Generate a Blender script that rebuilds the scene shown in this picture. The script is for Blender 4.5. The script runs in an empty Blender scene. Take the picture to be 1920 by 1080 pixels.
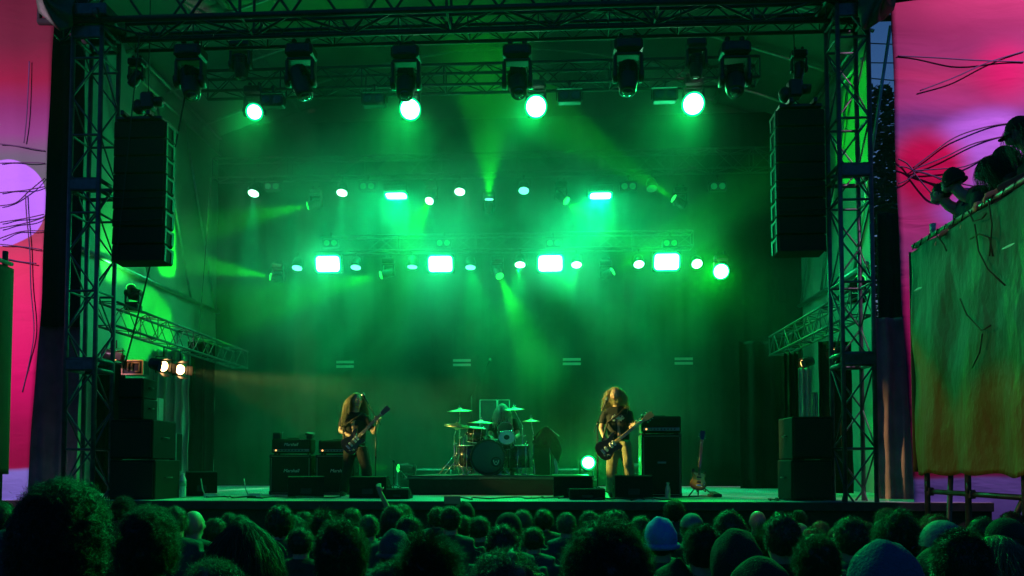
import bpy, bmesh, math, random
from mathutils import Vector, Matrix, noise
import numpy as np
random.seed(7)
PI = math.pi
scn = bpy.context.scene
COL = scn.collection
# ------------------------------------------------------------------ camera
F_PX = 1387.0                      # focal length in pixels of the 1920 wide photo
PITCH, YAW = math.radians(2.2), math.radians(2.8)
CAMP = Vector((0, 0, 2.0))
cd = bpy.data.cameras.new('camera')
cam = bpy.data.objects.new('camera', cd); COL.objects.link(cam)
cam.location = CAMP
cam.rotation_euler = (PI/2 + PITCH, 0, YAW)
cd.sensor_width = 36; cd.lens = 36*F_PX/1920
HORIZON = 873.0
PY0 = HORIZON - F_PX*math.tan(PITCH)
cd.shift_y = (PY0-540)/1920
cd.clip_start = 0.05; cd.clip_end = 1000
scn.camera = cam
RM = cam.rotation_euler.to_matrix()
def P(px, py, Y):
    """world point on the plane y = Y seen at photo pixel (px, py)"""
    d = RM @ Vector(((px-960)/F_PX, -(py-PY0)/F_PX, -1))
    return CAMP + d*(Y/d.y)
# ------------------------------------------------------------------ world, exposure
w = bpy.data.worlds.new('World'); scn.world = w; w.use_nodes = True
nt = w.node_tree; nt.nodes.clear()
sky = nt.nodes.new('ShaderNodeTexSky'); sky.sky_type = 'NISHITA'; sky.sun_disc = False
sky.sun_elevation = math.radians(3.6); sky.sun_rotation = math.radians(10); sky.air_density = 1.0; sky.ozone_density = 6
bg = nt.nodes.new('ShaderNodeBackground'); bg.inputs[1].default_value = 0.12
ow = nt.nodes.new('ShaderNodeOutputWorld')
nt.links.new(sky.outputs[0], bg.inputs[0]); nt.links.new(bg.outputs[0], ow.inputs[0])
scn.view_settings.view_transform = 'Standard'; scn.view_settings.look = 'None'
scn.view_settings.exposure = 0; scn.view_settings.gamma = 1
cy = scn.cycles
cy.max_bounces = 4; cy.diffuse_bounces = 2; cy.glossy_bounces = 2; cy.transmission_bounces = 2; cy.transparent_max_bounces = 8
cy.volume_bounces = 0; cy.caustics_reflective = False; cy.caustics_refractive = False
cy.sample_clamp_indirect = 3.0; cy.sample_clamp_direct = 0
cy.use_denoising = True
cy.volume_step_rate = 1.0
# ------------------------------------------------------------------ tags
def tag(o, label=None, cat=None, group=None, kind=None):
    if label: o['label'] = label
    if cat: o['category'] = cat
    if group: o['group'] = group
    if kind: o['kind'] = kind
    return o
def thing(name, label, cat, loc=(0, 0, 0), group=None, rotz=0, kind=None):
    o = bpy.data.objects.new(name, None); COL.objects.link(o)
    o.location = loc; o.rotation_euler = (0, 0, rotz); o.empty_display_size = .1
    return tag(o, label, cat, group, kind)
def copy_tree(o, parent=None):
    c = o.copy(); COL.objects.link(c); c.parent = parent
    for ch in list(o.children): copy_tree(ch, c)
    return c
# ------------------------------------------------------------------ materials
MATS = {}
def nd(nt, t, **kw):
    n = nt.nodes.new(t)
    for k, v in kw.items(): setattr(n, k, v)
    return n
def mat(name, col, rough=.6, metal=0.0, var=.25, scale=6.0, bump=0.0, bscale=60.0, sheen=0.0, spec=.5, coat=0.0, stretch=None):
    if name in MATS: return MATS[name]
    m = bpy.data.materials.new(name); m.use_nodes = True; nt = m.node_tree
    b = nt.nodes['Principled BSDF']
    tc = nd(nt, 'ShaderNodeTexCoord'); src = tc.outputs['Object']
    if stretch:
        mp = nd(nt, 'ShaderNodeMapping'); mp.inputs['Scale'].default_value = stretch
        nt.links.new(src, mp.inputs[0]); src = mp.outputs[0]
    n = nd(nt, 'ShaderNodeTexNoise'); n.inputs['Scale'].default_value = scale; n.inputs['Detail'].default_value = 5
    nt.links.new(src, n.inputs['Vector'])
    r = nd(nt, 'ShaderNodeValToRGB')
    r.color_ramp.elements[0].position = .3; r.color_ramp.elements[1].position = .7
    r.color_ramp.elements[0].color = (*[c*(1-var) for c in col], 1)
    r.color_ramp.elements[1].color = (*[min(1, c*(1+var)) for c in col], 1)
    nt.links.new(n.outputs[0], r.inputs[0]); nt.links.new(r.outputs[0], b.inputs['Base Color'])
    mr = nd(nt, 'ShaderNodeMapRange'); mr.inputs[3].default_value = max(0.02, rough-.1); mr.inputs[4].default_value = min(1, rough+.1)
    nt.links.new(n.outputs[0], mr.inputs[0]); nt.links.new(mr.outputs[0], b.inputs['Roughness'])
    b.inputs['Metallic'].default_value = metal
    b.inputs['Specular IOR Level'].default_value = spec
    if sheen: b.inputs['Sheen Weight'].default_value = sheen
    if coat: b.inputs['Coat Weight'].default_value = coat
    if bump:
        n2 = nd(nt, 'ShaderNodeTexNoise'); n2.inputs['Scale'].default_value = bscale; n2.inputs['Detail'].default_value = 4
        nt.links.new(src, n2.inputs['Vector'])
        bp = nd(nt, 'ShaderNodeBump'); bp.inputs['Strength'].default_value = bump; bp.inputs['Distance'].default_value = .02
        nt.links.new(n2.outputs[0], bp.inputs['Height']); nt.links.new(bp.outputs[0], b.inputs['Normal'])
    MATS[name] = m
    return m
def emis(name, col, strength):
    if name in MATS: return MATS[name]
    m = bpy.data.materials.new(name); m.use_nodes = True; nt = m.node_tree
    b = nt.nodes['Principled BSDF']; b.inputs['Base Color'].default_value = (*col, 1)
    b.inputs['Emission Color'].default_value = (*col, 1); b.inputs['Emission Strength'].default_value = strength
    m.cycles.emission_sampling = 'NONE'
    MATS[name] = m; return m
M_ALU = mat('aluminium', (.42, .43, .45), .38, .85, .2, 9)
M_ALUD = mat('dark_truss_paint', (.03, .032, .036), .42, .4, .3, 9)
M_DULL = mat('dull_aluminium', (.11, .115, .12), .5, .6, .2, 9)
M_TOWER = mat('weathered_steel', (.10, .105, .12), .45, .6, .35, 9)
M_BLACK = mat('black_plastic', (.012, .012, .013), .45, 0, .3, 12, .2, 150)
M_BODY = mat('black_metal', (.02, .02, .022), .38, .3, .3, 10)
M_TOLEX = mat('black_vinyl', (.012, .012, .013), .75, 0, .3, 25, .4, 220, spec=.2)
M_GRILL = mat('speaker_grille', (.012, .013, .012), .7, .2, .4, 50, .6, 400)
M_CHROME = mat('chrome', (.7, .7, .72), .18, 1.0, .1, 5)
M_RUBBER = mat('cable_rubber', (.015, .015, .015), .6, 0, .2, 8)
# ------------------------------------------------------------------ mesh builder
def frame(d):
    d = Vector(d).normalized()
    up = Vector((0, 0, 1)) if abs(d.z) < .95 else Vector((0, 1, 0))
    a = d.cross(up).normalized(); b = a.cross(d).normalized()
    return a, b, d
class MB:
    def __init__(s): s.v = []; s.f = []; s.sm = []
    def add(s, vs, fs, smooth=False):
        o = len(s.v); s.v += [tuple(x) for x in vs]; s.f += [tuple(i+o for i in f) for f in fs]; s.sm += [smooth]*len(fs)
        return s
    def box(s, c, d, rot=None, bev=0.0):
        hx, hy, hz = d[0]/2, d[1]/2, d[2]/2; R = rot or Matrix.Identity(3); c = Vector(c)
        if bev <= 0:
            vs = [c + R @ Vector((x*hx, y*hy, z*hz)) for x in (-1, 1) for y in (-1, 1) for z in (-1, 1)]
            return s.add(vs, [(0, 1, 3, 2), (4, 6, 7, 5), (0, 4, 5, 1), (2, 3, 7, 6), (0, 2, 6, 4), (1, 5, 7, 3)])
        bev = min(bev, hx*.9, hy*.9, hz*.9)
        idx = {}; vs = []
        for x in (-1, 1):
            for y in (-1, 1):
                for z in (-1, 1):
                    for k in range(3):
                        p = Vector((x*(hx-(0 if k == 0 else bev)), y*(hy-(0 if k == 1 else bev)), z*(hz-(0 if k == 2 else bev))))
                        idx[(x, y, z, k)] = len(vs); vs.append(c + R @ p)
        fs = []
        for k in range(3):
            a, b = [q for q in range(3) if q != k]
            for sg in (-1, 1):
                loop = []
                for (u, v) in ((-1, -1), (1, -1), (1, 1), (-1, 1)):
                    t = [0, 0, 0]; t[k] = sg; t[a] = u; t[b] = v; loop.append(idx[(*t, k)])
                if (sg > 0) != (k != 1): loop.reverse()
                fs.append(tuple(loop))
        for k in range(3):          # edges along axis k
            a, b = [q for q in range(3) if q != k]
            for u in (-1, 1):
                for v in (-1, 1):
                    t0 = [0, 0, 0]; t0[k] = -1; t0[a] = u; t0[b] = v
                    t1 = list(t0); t1[k] = 1
                    fs.append((idx[(*t0, a)], idx[(*t1, a)], idx[(*t1, b)], idx[(*t0, b)]))
        for x in (-1, 1):
            for y in (-1, 1):
                for z in (-1, 1): fs.append((idx[(x, y, z, 0)], idx[(x, y, z, 1)], idx[(x, y, z, 2)]))
        return s.add(vs, fs)
    def tube(s, pts, r, n=8, cap=True, smooth=True):
        pts = [Vector(p) for p in pts]; N = len(pts)
        rs = r if isinstance(r, (list, tuple)) else [r]*N
        vs = []; a = None
        for i, p in enumerate(pts):
            d = (pts[min(i+1, N-1)]-pts[max(i-1, 0)])
            if d.length < 1e-9: d = Vector((0, 0, 1))
            if a is None: a, b, d = frame(d)
            else:
                d = d.normalized(); a = (a - d*a.dot(d)).normalized(); b = a.cross(d).normalized()
            for k in range(n):
                t = 2*PI*k/n; vs.append(p + (a*math.cos(t)+b*math.sin(t))*rs[i])
        fs = [(i*n+k, i*n+(k+1) % n, (i+1)*n+(k+1) % n, (i+1)*n+k) for i in range(N-1) for k in range(n)]
        if cap: fs += [tuple(range(n))[::-1], tuple((N-1)*n+k for k in range(n))]
        return s.add(vs, fs, smooth)
    def cyl(s, c, ax, r, h, n=20, r2=None):
        a, b, d = frame(ax); c = Vector(c)
        return s.tube([c-d*h/2, c+d*h/2], [r, r2 if r2 is not None else r], n)
    def lathe(s, prof, c=(0, 0, 0), R=None, n=20, smooth=True):
        """prof: (radius, height) pairs turned round z"""
        R = R or Matrix.Identity(3); c = Vector(c); vs = []
        for (r, z) in prof:
            for k in range(n):
                t = 2*PI*k/n; vs.append(c + R @ Vector((r*math.cos(t), r*math.sin(t), z)))
        N = len(prof)
        fs = [(i*n+k, i*n+(k+1) % n, (i+1)*n+(k+1) % n, (i+1)*n+k) for i in range(N-1) for k in range(n)]
        fs += [tuple(range(n))[::-1], tuple((N-1)*n+k for k in range(n))]
        return s.add(vs, fs, smooth)
    def ell(s, c, rad, R=None, n=16, m=10, fn=None):
        R = R or Matrix.Identity(3); c = Vector(c); vs = []
        for j in range(m+1):
            ph = PI*j/m
            for k in range(n):
                t = 2*PI*k/n
                u = Vector((math.sin(ph)*math.cos(t), math.sin(ph)*math.sin(t), math.cos(ph)))
                q = fn(u) if fn else 1.0
                vs.append(c + R @ Vector((u.x*rad[0]*q, u.y*rad[1]*q, u.z*rad[2]*q)))
        fs = [(j*n+k, j*n+(k+1) % n, (j+1)*n+(k+1) % n, (j+1)*n+k) for j in range(m) for k in range(n)]
        return s.add(vs, fs, True)
    def grid(s, nu, nv, fn, smooth=True, thick=0.0):
        vs = [Vector(fn(i/nu, j/nv)) for i in range(nu+1) for j in range(nv+1)]
        fs = [(i*(nv+1)+j, (i+1)*(nv+1)+j, (i+1)*(nv+1)+j+1, i*(nv+1)+j+1) for i in range(nu) for j in range(nv)]
        return s.add(vs, fs, smooth)
    def prism(s, poly, z0, z1, R=None, c=(0, 0, 0)):
        """poly: 2-D outline (x, y) extruded from z0 to z1, then turned by R"""
        R = R or Matrix.Identity(3); c = Vector(c); n = len(poly)
        vs = [c + R @ Vector((x, y, z)) for z in (z0, z1) for (x, y) in poly]
        fs = [tuple(range(n))[::-1], tuple(range(n, 2*n))] + [(k, (k+1) % n, n+(k+1) % n, n+k) for k in range(n)]
        return s.add(vs, fs)
    def build(s, name, m, parent=None, world=False, label=None):
        me = bpy.data.meshes.new(name)
        off = Vector((0, 0, 0))
        if world and parent is not None:
            q = parent
            while q is not None: off += q.location; q = q.parent
        me.from_pydata([(x-off.x, y-off.y, z-off.z) for (x, y, z) in s.v], [], s.f)
        me.polygons.foreach_set('use_smooth', s.sm)
        me.materials.append(m); me.update()
        bm = bmesh.new(); bm.from_mesh(me); bmesh.ops.recalc_face_normals(bm, faces=bm.faces); bm.to_mesh(me); bm.free()
        o = bpy.data.objects.new(name, me); COL.objects.link(o)
        if parent is not None: o.parent = parent
        if label: o['label'] = label
        return o
def Rx(a): return Matrix.Rotation(a, 3, 'X')
def Ry(a): return Matrix.Rotation(a, 3, 'Y')
def Rz(a): return Matrix.Rotation(a, 3, 'Z')
def solidify(o, t):
    md = o.modifiers.new('thickness', 'SOLIDIFY'); md.thickness = t; md.offset = 0
    return o
# ------------------------------------------------------------------ lamps
def aim(d): return Vector(d).to_track_quat('-Z', 'Y').to_euler()
def spot(loc, d, col, power, deg, blend=.3, size=.05, parent=None):
    l = bpy.data.lights.new('spot_lamp', 'SPOT'); l.energy = power; l.color = col
    l.spot_size = math.radians(deg); l.spot_blend = blend; l.shadow_soft_size = size
    o = bpy.data.objects.new('spot_lamp', l); COL.objects.link(o); o.location = loc; o.rotation_euler = aim(d)
    return o
def point(loc, col, power, size=.06):
    l = bpy.data.lights.new('point_lamp', 'POINT'); l.energy = power; l.color = col; l.shadow_soft_size = size
    o = bpy.data.objects.new('point_lamp', l); COL.objects.link(o); o.location = loc
    return o
GREEN = (0, 1, .12); TEAL = (0, 1, .29); LIME = (.01, 1, .01)
E_WHITE = emis('lit_lens_white_green', (.35, 1, .6), 12)
E_CYAN = emis('lit_lens_pale', (.12, 1, .55), 3.5)
E_GRN = emis('lit_lens_green', (.03, 1, .12), 1.6)
E_BLOOM = emis('lens_bloom_glow', (.0, 1, .34), 1.3)  # glow for added rings that imitate green bloom round glaring lamps
E_DIM = emis('dim_lens', (.01, .3, .12), .25)
# ------------------------------------------------------------------ setting
CX = -1.03                          # middle of the stage
DECK = 1.52; FRONT = 9.95; BACK = 17.0; WALL = 6.8
TW = 5.15                           # towers stand this far from the middle
M_GROUND = mat('trodden_ground', (.045, .05, .035), .9, 0, .4, 1.5, .6, 20)
g = MB()
g.grid(40, 40, lambda u, v: (-300+600*u, -300+600*v, -.02+.0*u), False)
tag(g.build('ground', M_GROUND), kind='structure')
# stage platform
st = thing('stage_platform', 'long black stage platform with a green lit pale deck behind the crowd', 'stage', (CX, FRONT, 0))
M_DECK = mat('scuffed_stage_floor', (.62, .66, .64), .34, 0, .35, 1.3, .15, 30)
M_SKIRT = mat('black_stage_skirt', (.012, .012, .013), .85, 0, .4, 3, .5, 14)
m = MB(); m.box((CX, (FRONT+BACK+.6)/2, DECK-.03), (13.6, BACK+.6-FRONT, .06)); m.build('deck', M_DECK, st, True)
m = MB(); m.box((CX, FRONT-.02, DECK-.06), (13.62, .03, .12), None, .008); m.build('deck_edge', M_ALUD, st, True)
m = MB(); m.grid(160, 6, lambda u, v: (CX-6.8+13.6*u, FRONT+.02+.012*math.sin(u*300), v*(DECK-.07)))
m.build('skirt', M_SKIRT, st, True)
for i in range(8): MB().tube([(CX-6.6+i*1.886, FRONT+.3, 0), (CX-6.6+i*1.886, FRONT+.3, DECK-.06)], .04, 8).build('support_leg', M_ALUD, st, True)
# backdrop
M_CURT = mat('black_stage_cloth', (.005, .0055, .0055), .95, 0, .25, 2, .3, 40)
bd = thing('backdrop_curtain', 'tall black pleated backdrop curtain hung across the rear of the stage', 'curtain', (CX, BACK, DECK))
def pleat(x, a=.035, k=14): return a*math.sin(x*k)+a*.6*math.sin(x*k*1.7+1)+a*.5*noise.noise(Vector((x*2.1, 3, 0)))
m = MB(); m.grid(340, 14, lambda u, v: (CX-6.86+13.72*u, BACK+.4*pleat(13.4*u)*(1-.3*v), DECK+.01+v*8.6))
solidify(m.build('cloth', M_CURT, bd, True), .01)
M_STRIPE = mat('pale_reflective_tape', (.3, .34, .32), .6, 0, .1, 8)
for px, py in ((647, 683), (866, 680), (1072, 678), (1282, 677)):
    for k in (-1, 1):
        c = P(px, py+k*4.2, BACK-.12); m = MB(); m.box(c, (.41, .012, .058)); m.build('stripe', M_STRIPE, bd, True)
# side walls
M_TARP = mat('green_grey_tarpaulin', (.30, .34, .30), .55, 0, .2, 1.2, .35, 3)
for sx, nm in ((-1, 'left'), (1, 'right')):
    X = CX+sx*WALL; Y0_ = 11.7 if sx < 0 else 13.35
    t = thing('side_tarpaulin', 'tall tarpaulin wall closing the %s side of the stage' % nm, 'tarpaulin', (X, 12, DECK), 'side walls of the stage')
    m = MB(); m.grid(60, 40, lambda u, v: (X+sx*(.03*noise.noise(Vector((u*9, v*14, sx)))+.02*math.sin(u*40)), Y0_+(BACK+.2-Y0_)*u, .4+v*9.5))
    solidify(m.build('sheet', M_TARP, t, True), .006)
    for z in (5.6, 9.75, 9.35):
        m = MB(); m.tube([(X-sx*.09, 13.4 if z > 6 else 11.8 if sx < 0 else 13.35, z), (X-sx*.09, BACK-.1, z)], .045 if z < 6 else .035, 8); m.build('rail_pipe', M_ALU, t, True)
    for y in (13.9, 15.6, 16.8):
        m = MB(); m.tube([(X-sx*.08, y-1.6, 9.3), (X-sx*.08, y, 5.64)], .028, 8); m.build('brace', M_ALU, t, True)
# roof
M_ROOF = mat('roof_membrane', (.15, .17, .16), .6, 0, .2, .8, .3, 2)
rf = thing('stage_roof', 'arched fabric roof over the stage with pale rafters and purlins', 'roof', (CX, 13, 9.8))
def roofz(x): return 9.85+1.6*math.cos(min(1, abs(x)/WALL)*PI/2)
m = MB(); m.grid(48, 30, lambda u, v: (CX-WALL+2*WALL*u, 11.6+(BACK+.3-11.6)*v, roofz(-WALL+2*WALL*u)+.04*math.sin(v*PI*4)*math.sin(u*PI*2)))
solidify(m.build('membrane', M_ROOF, rf, True), .006)
for x in (-4.9, -2.45, 0, 2.45, 4.9):
    m = MB(); m.box((CX+x, 14.4, roofz(x)-.09), (.10, 5.4, .06), None, .01); m.build('rafter', M_ALU, rf, True)
for y in (11.7, 13.1, 14.6, 16.1):
    m = MB(); m.tube([(CX-WALL+2*WALL*k/24, y, roofz(-WALL+2*WALL*k/24)-.17) for k in range(25)], .03, 6); m.build('purlin', M_ALU, rf, True)
# gable triangle at the back above the curtain
m = MB(); m.grid(40, 2, lambda u, v: (CX-WALL+2*WALL*u, BACK+.22, 9.3+v*(roofz(-WALL+2*WALL*u)-9.3)), False)
m.build('rear_gable', M_ROOF, rf, True)

# ------------------------------------------------------------------ trusses
def truss(name, label, a, b, wd, ht, seg, r=.024, rl=.011, up=(0, 0, 1), group=None, m=M_ALUD, plates=True):
    """box truss whose lower near corner line runs a..b; wd deep (away), ht high"""
    a = Vector(a); b = Vector(b); d = (b-a).normalized(); U = Vector(up); W = d.cross(U).normalized()
    if abs(U.z) > .5 and W.y < 0 and abs(W.y) > .2: W = -W
    root = thing(name, label, 'truss', a, group)
    cor = [Vector((0, 0, 0)), W*wd, W*wd+U*ht, U*ht]
    for c in cor:
        q = MB(); q.tube([a+c, b+c], r, 8); q.build('chord', m, root, True)
    L = (b-a).length; n = max(2, int(round(L/seg)))
    for k in range(4):
        c0, c1 = cor[k], cor[(k+1) % 4]; q = MB()
        for i in range(n):
            p0 = a+d*(L*i/n)+(c0 if (i+k) % 2 else c1); p1 = a+d*(L*(i+1)/n)+(c1 if (i+k) % 2 else c0)
            q.tube([p0, p1], rl, 5, False)
            if i % 4 == 0: q.tube([a+d*(L*i/n)+c0, a+d*(L*i/n)+c1], rl*1.1, 5, False)
        q.tube([b+c0, b+c1], rl, 5, False)
        q.build('lacing', m, root, True)
    return root
z0 = P(960, 14, 9.95).z
hd = truss('header_truss', 'deep black roof header truss along the very top of the stage opening', (CX-6.2, 9.95, z0), (CX+6.2, 9.95, z0), .5, 1.05, .72, .045, .02)
za = P(960, 56, 10.25)
truss('lighting_truss', 'front black lighting truss carrying six dark moving heads', (CX-5.1, 10.25, za.z), (CX+5.4, 10.25, za.z), .26, .25, .25, .027, .009)
zb = P(960, 156, 12.5)
truss('lighting_truss', 'second lighting truss with four blinding white green lamps below it', (P(375, 160, 12.5).x, 12.5, zb.z), (P(1425, 150, 12.5).x, 12.5, zb.z), .3, .36, .36, .027, .011)
zc = P(960, 322, 15.5)
truss('lighting_truss', 'rear lighting truss faint in the green haze above the row of small lamps', (P(398, 330, 15.5).x, 15.5, zc.z), (P(1450, 320, 15.5).x, 15.5, zc.z), .3, .42, .42, .022, .009, m=M_DULL)
zd = P(960, 466, 16.0)
truss('lighting_truss', 'lowest rear truss above the four big rectangular strobes', (P(600, 466, 16).x, 16, zd.z), (P(1300, 466, 16).x, 16, zd.z), .3, .34, .42, .019, .008, m=M_DULL)
truss('side_truss', 'left side truss running back from the tower above two warm lamps', (CX-5.75, 10.7, 4.1), (CX-5.75, 15.6, 4.1), .3, .36, .3, .02, .008, m=M_DULL, group='side trusses')
truss('side_truss', 'right side truss running back from the tower beside the hanging speaker', (CX+5.35, 10.7, 4.15), (CX+5.35, 14.6, 4.15), .3, .36, .3, .02, .008, m=M_DULL, group='side trusses')
# towers
def tower(pa, pb, side):
    y0 = 10.0; xa_ = P(pa, 400, y0).x; xb_ = P(pb, 400, y0).x; cx = (xa_+xb_)/2; s = xb_-xa_; top = 8.35
    root = thing('stage_tower', '%s square lattice tower holding up the roof' % side, 'tower', (cx, y0, 0), 'roof towers')
    for ax, ay in ((-1, 0), (1, 0), (-1, 1), (1, 1)):
        q = MB(); q.tube([(cx+ax*s/2, y0+ay*s, 0), (cx+ax*s/2, y0+ay*s, top)], .032, 8); q.build('post', M_TOWER, root, True)
    cs = [(cx-s/2, y0), (cx+s/2, y0), (cx+s/2, y0+s), (cx-s/2, y0+s)]
    n = 15; st_ = top/n
    for k in range(4):
        (xa, ya), (xb, yb) = cs[k], cs[(k+1) % 4]; q = MB()
        for i in range(n):
            z = i*st_
            f = (i+k) % 2
            q.tube([(xa if f else xb, ya if f else yb, z), (xb if f else xa, yb if f else ya, z+st_)], .013, 6, False)
            if i % 2 == 0: q.tube([(xa, ya, z), (xb, yb, z)], .017, 6, False)
        q.build('lacing', M_TOWER, root, True)
    for i, z in enumerate((.9, 3.35, 5.9, 8.1)):
        q = MB()
        for k in range(4):
            (xa, ya), (xb, yb) = cs[k], cs[(k+1) % 4]
            q.tube([(xa, ya, z), (xb, yb, z)], .03, 6); q.tube([(xa, ya, z+.14), (xb, yb, z+.14)], .03, 6)
        q.box((cx, y0-.02, z+.07), (s*.9, .012, .12)); q.build('joint_frame', M_TOWER, root, True)
    q = MB(); q.box((cx, y0+s/2, top+.09), (s+.24, s+.24, .18), None, .02)
    for k in (-1, 1): q.cyl((cx+k*.2, y0-.12, top+.02), (1, 0, 0), .07, .05, 14)
    q.build('head_block', M_TOWER, root, True)
    q = MB(); q.box((cx, y0+s/2, .05), (s+.5, s+.5, .1), None, .01); q.build('base_plate', M_TOWER, root, True)
    return root
tower(130, 184, 'left'); tower(1576, 1634, 'right')
# ------------------------------------------------------------------ lighting fixtures
def clamp(q, c, s=1.0):
    q.box(c, (.03*s, .05*s, .09*s), None, .006); q.cyl(Vector(c)+Vector((0, 0, .045*s)), (0, 1, 0), .032*s, .04*s, 12)
def mover(label, top, hd, s=1.0, lens=None, lr=.075, group=None, up=False, fat=1.0, m=None):
    """moving head lamp hung (or standing, up=True) at top; its head points along hd. returns root and the lens centre"""
    m = m or M_BODY; f = -1 if up else 1; V = lambda x, y, z: Vector((x*s, y*s, z*s*f))
    root = thing('moving_head_lamp', label, 'stage light', top, group)
    if not up:
        for k in (-1, 1): q = MB(); clamp(q, V(.09*k, 0, -.03), s); q.build('clamp', m, root)
    q = MB(); q.box(V(0, 0, -.14), (.36*s, .27*s, .17*s), None, .035*s); q.box(V(0, -.137, -.14), (.2*s, .01*s, .08*s), None, .003)
    q.build('base', m, root)
    q = MB(); q.box(V(0, 0, -.245), (.34*s, .16*s, .04*s), None, .012*s)
    for k in (-1, 1):
        q.box(V(.165*k, 0, -.40), (.045*s, .15*s, .32*s), None, .018*s); q.cyl(V(.165*k, 0, -.50), (1, 0, 0), .085*s, .055*s, 18)
    q.build('yoke', m, root)
    c = V(0, 0, -.50); d = Vector(hd).normalized(); R = d.to_track_quat('Z', 'Y').to_matrix()
    q = MB(); q.lathe([(.06, -.17), (.105, -.165), (.122, -.13), (.126, .0), (.122, .10), (.108, .20), (.1, .235), (.088, .24)], c, R @ Matrix.Diagonal((s*fat, s*fat, s)), 20)
    for a in range(5): q.box(c+R @ Vector((0, 0, (-.12+.03*a)*s)), (.2*s*fat, .262*s*fat, .008*s), R, .002)
    hdm = q.build('head', m, root)
    lc = c + R @ Vector((0, 0, .236*s))
    q = MB(); q.lathe([(lr*.2, .03*s), (lr*.75, .022*s), (lr, .004*s), (lr, -.01*s)], lc, R, 24); q.build('lens', lens or M_LENS, hdm)
    if lens is E_WHITE and lr > .1:
        q = MB(); q.tube([lc + R @ Vector((math.cos(2*PI*i/28)*lr*1.03, math.sin(2*PI*i/28)*lr*1.03, .004*s)) for i in range(29)], .018*s, 8, False); q.build('lens_bloom_ring', E_BLOOM, hdm)  # emissive ring standing in for the bloom round the lens
    return root, Vector(top)+lc+d*.06*s, d
M_LENS = mat('dark_glass_lens', (.02, .03, .05), .08, 0, .1, 3, coat=1.0)
def lamp_child(l, root):
    l.location = l.location-root.location; l.parent = root; return l
# six heads under the front truss
FR = ((358, 82, (.25, -.25, -1), 'first dark moving head from the left, tilted, under the front truss'),
      (565, 80, (.3, -.1, -1), 'second dark moving head from the left under the front truss, leaning right'),
      (762, 84, (.02, -.5, -1), 'third dark moving head from the left under the front truss, right above a blinding lamp'),
      (970, 82, (.12, -.6, -1), 'fourth dark moving head under the front truss, just left of the second blinding lamp'),
      (1177, 70, (-.05, -.2, -1), 'fifth dark moving head under the front truss, centred between the two right blinding lamps'),
      (1377, 76, (-.1, -.5, -1), 'rightmost dark moving head under the front truss'))
for px, py, hd, lab in FR:
    mover(lab, P(px, py, 10.3), hd, 1.12, None, .08, 'dark moving heads under the front truss')
mover('small dark moving head hanging behind the front truss near its left end', P(452, 70, 12.0), (0, .2, -1), .95)
mover('small dark moving head hanging behind the front truss near its right end', P(1305, 70, 12.0), (0, .2, -1), .9)
# four blinding heads below truss two
for px, py, lr, pw, lab in ((477, 210, .125, 900, 'smallest blinding white green lamp, leftmost under the second truss'), (769, 205, .165, 2200, 'blinding round lamp below the third dark moving head'),
                        (1005, 200, .17, 2600, 'blinding round lamp at the centre under the second truss'), (1300, 195, .17, 2400, 'rightmost blinding round lamp under the second truss')):
    lc = P(px, py, 12.25); d = (CAMP+Vector((0, 0, -.3))-lc).normalized()
    top = lc - d*.25*.95 + Vector((0, 0, .5*.95))
    r, c, d = mover(lab, top, d, .95, E_WHITE, lr, 'blinding lamps under the second truss', fat=max(1, lr/.12))
    lamp_child(spot(lc+d*.12, Vector((lc.x*.3-1.2, 4.5, 1.4))-lc, (0, 1, .16), pw*.52, 54, .7, .1), r)
# two-cell blinders
def blinder(label, c, group, s=1.0, lens=None, tilt=.0):
    root = thing('twin_blinder', label, 'stage light', c, group)
    q = MB(); q.box((0, 0, .13*s), (.44*s, .03, .014)); [q.box((k*.22*s, 0, .03*s), (.012, .03, .2*s)) for k in (-1, 1)]; clamp(q, (0, 0, .18*s), s); q.build('bracket', M_BODY, root)
    R = Rx(tilt); q = MB(); q.box((0, 0, -.03*s), (.4*s, .16*s, .2*s), R, .02); q.build('housing', M_BODY, root)
    for k in (-1, 1):
        q = MB(); q.lathe([(.02, .0), (.05*s, .004), (.07*s, .014), (.074*s, .0)], Vector((k*.095*s, 0, -.03*s))+R @ Vector((0, -.082*s, 0)), R @ Rx(PI/2), 20); q.build('lens', lens or M_LENS, root)
    return root
blinder('dark twin blinder next to the leftmost blinding lamp', P(512, 188, 12.3), 'dark twin blinders under the second truss')
blinder('dark twin blinder hanging between the two left blinding lamps', P(702, 186, 12.3), 'dark twin blinders under the second truss')
blinder('dark twin blinder just right of the central blinding lamp', P(1068, 180, 12.3), 'dark twin blinders under the second truss')
blinder('dark twin blinder just left of the rightmost blinding lamp', P(1246, 178, 12.3), 'dark twin blinders under the second truss')
# small pars
def par(label, c, lens, group, tilt=.42, s=1.0, side=0):
    d = Vector((side, -tilt, -1)).normalized(); R = d.to_track_quat('Z', 'Y').to_matrix(); root = thing('par_lamp', label, 'stage light', Vector(c)-d*.05, group)
    q = MB(); q.lathe([(.05*s, -.2*s), (.09*s, -.18*s), (.115*s, -.06*s), (.118*s, .04*s), (.108*s, .045*s)], (0, 0, 0), R, 18); q.build('can', M_BODY, root)
    q = MB(); q.lathe([(.03*s, .052*s), (.108*s, .047*s), (.108*s, .038*s)], (0, 0, 0), R, 20); q.build('lens', lens, root)
    q = MB(); q.tube([(-.14*s, 0, 0), (-.14*s, 0, .2*s), (.14*s, 0, .2*s), (.14*s, 0, 0)], .009, 6); clamp(q, (0, 0, .24*s), s*.8); q.build('bracket', M_BODY, root)
    return root, Vector(c), d
K = 'small round lamps along the rear truss'
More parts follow.
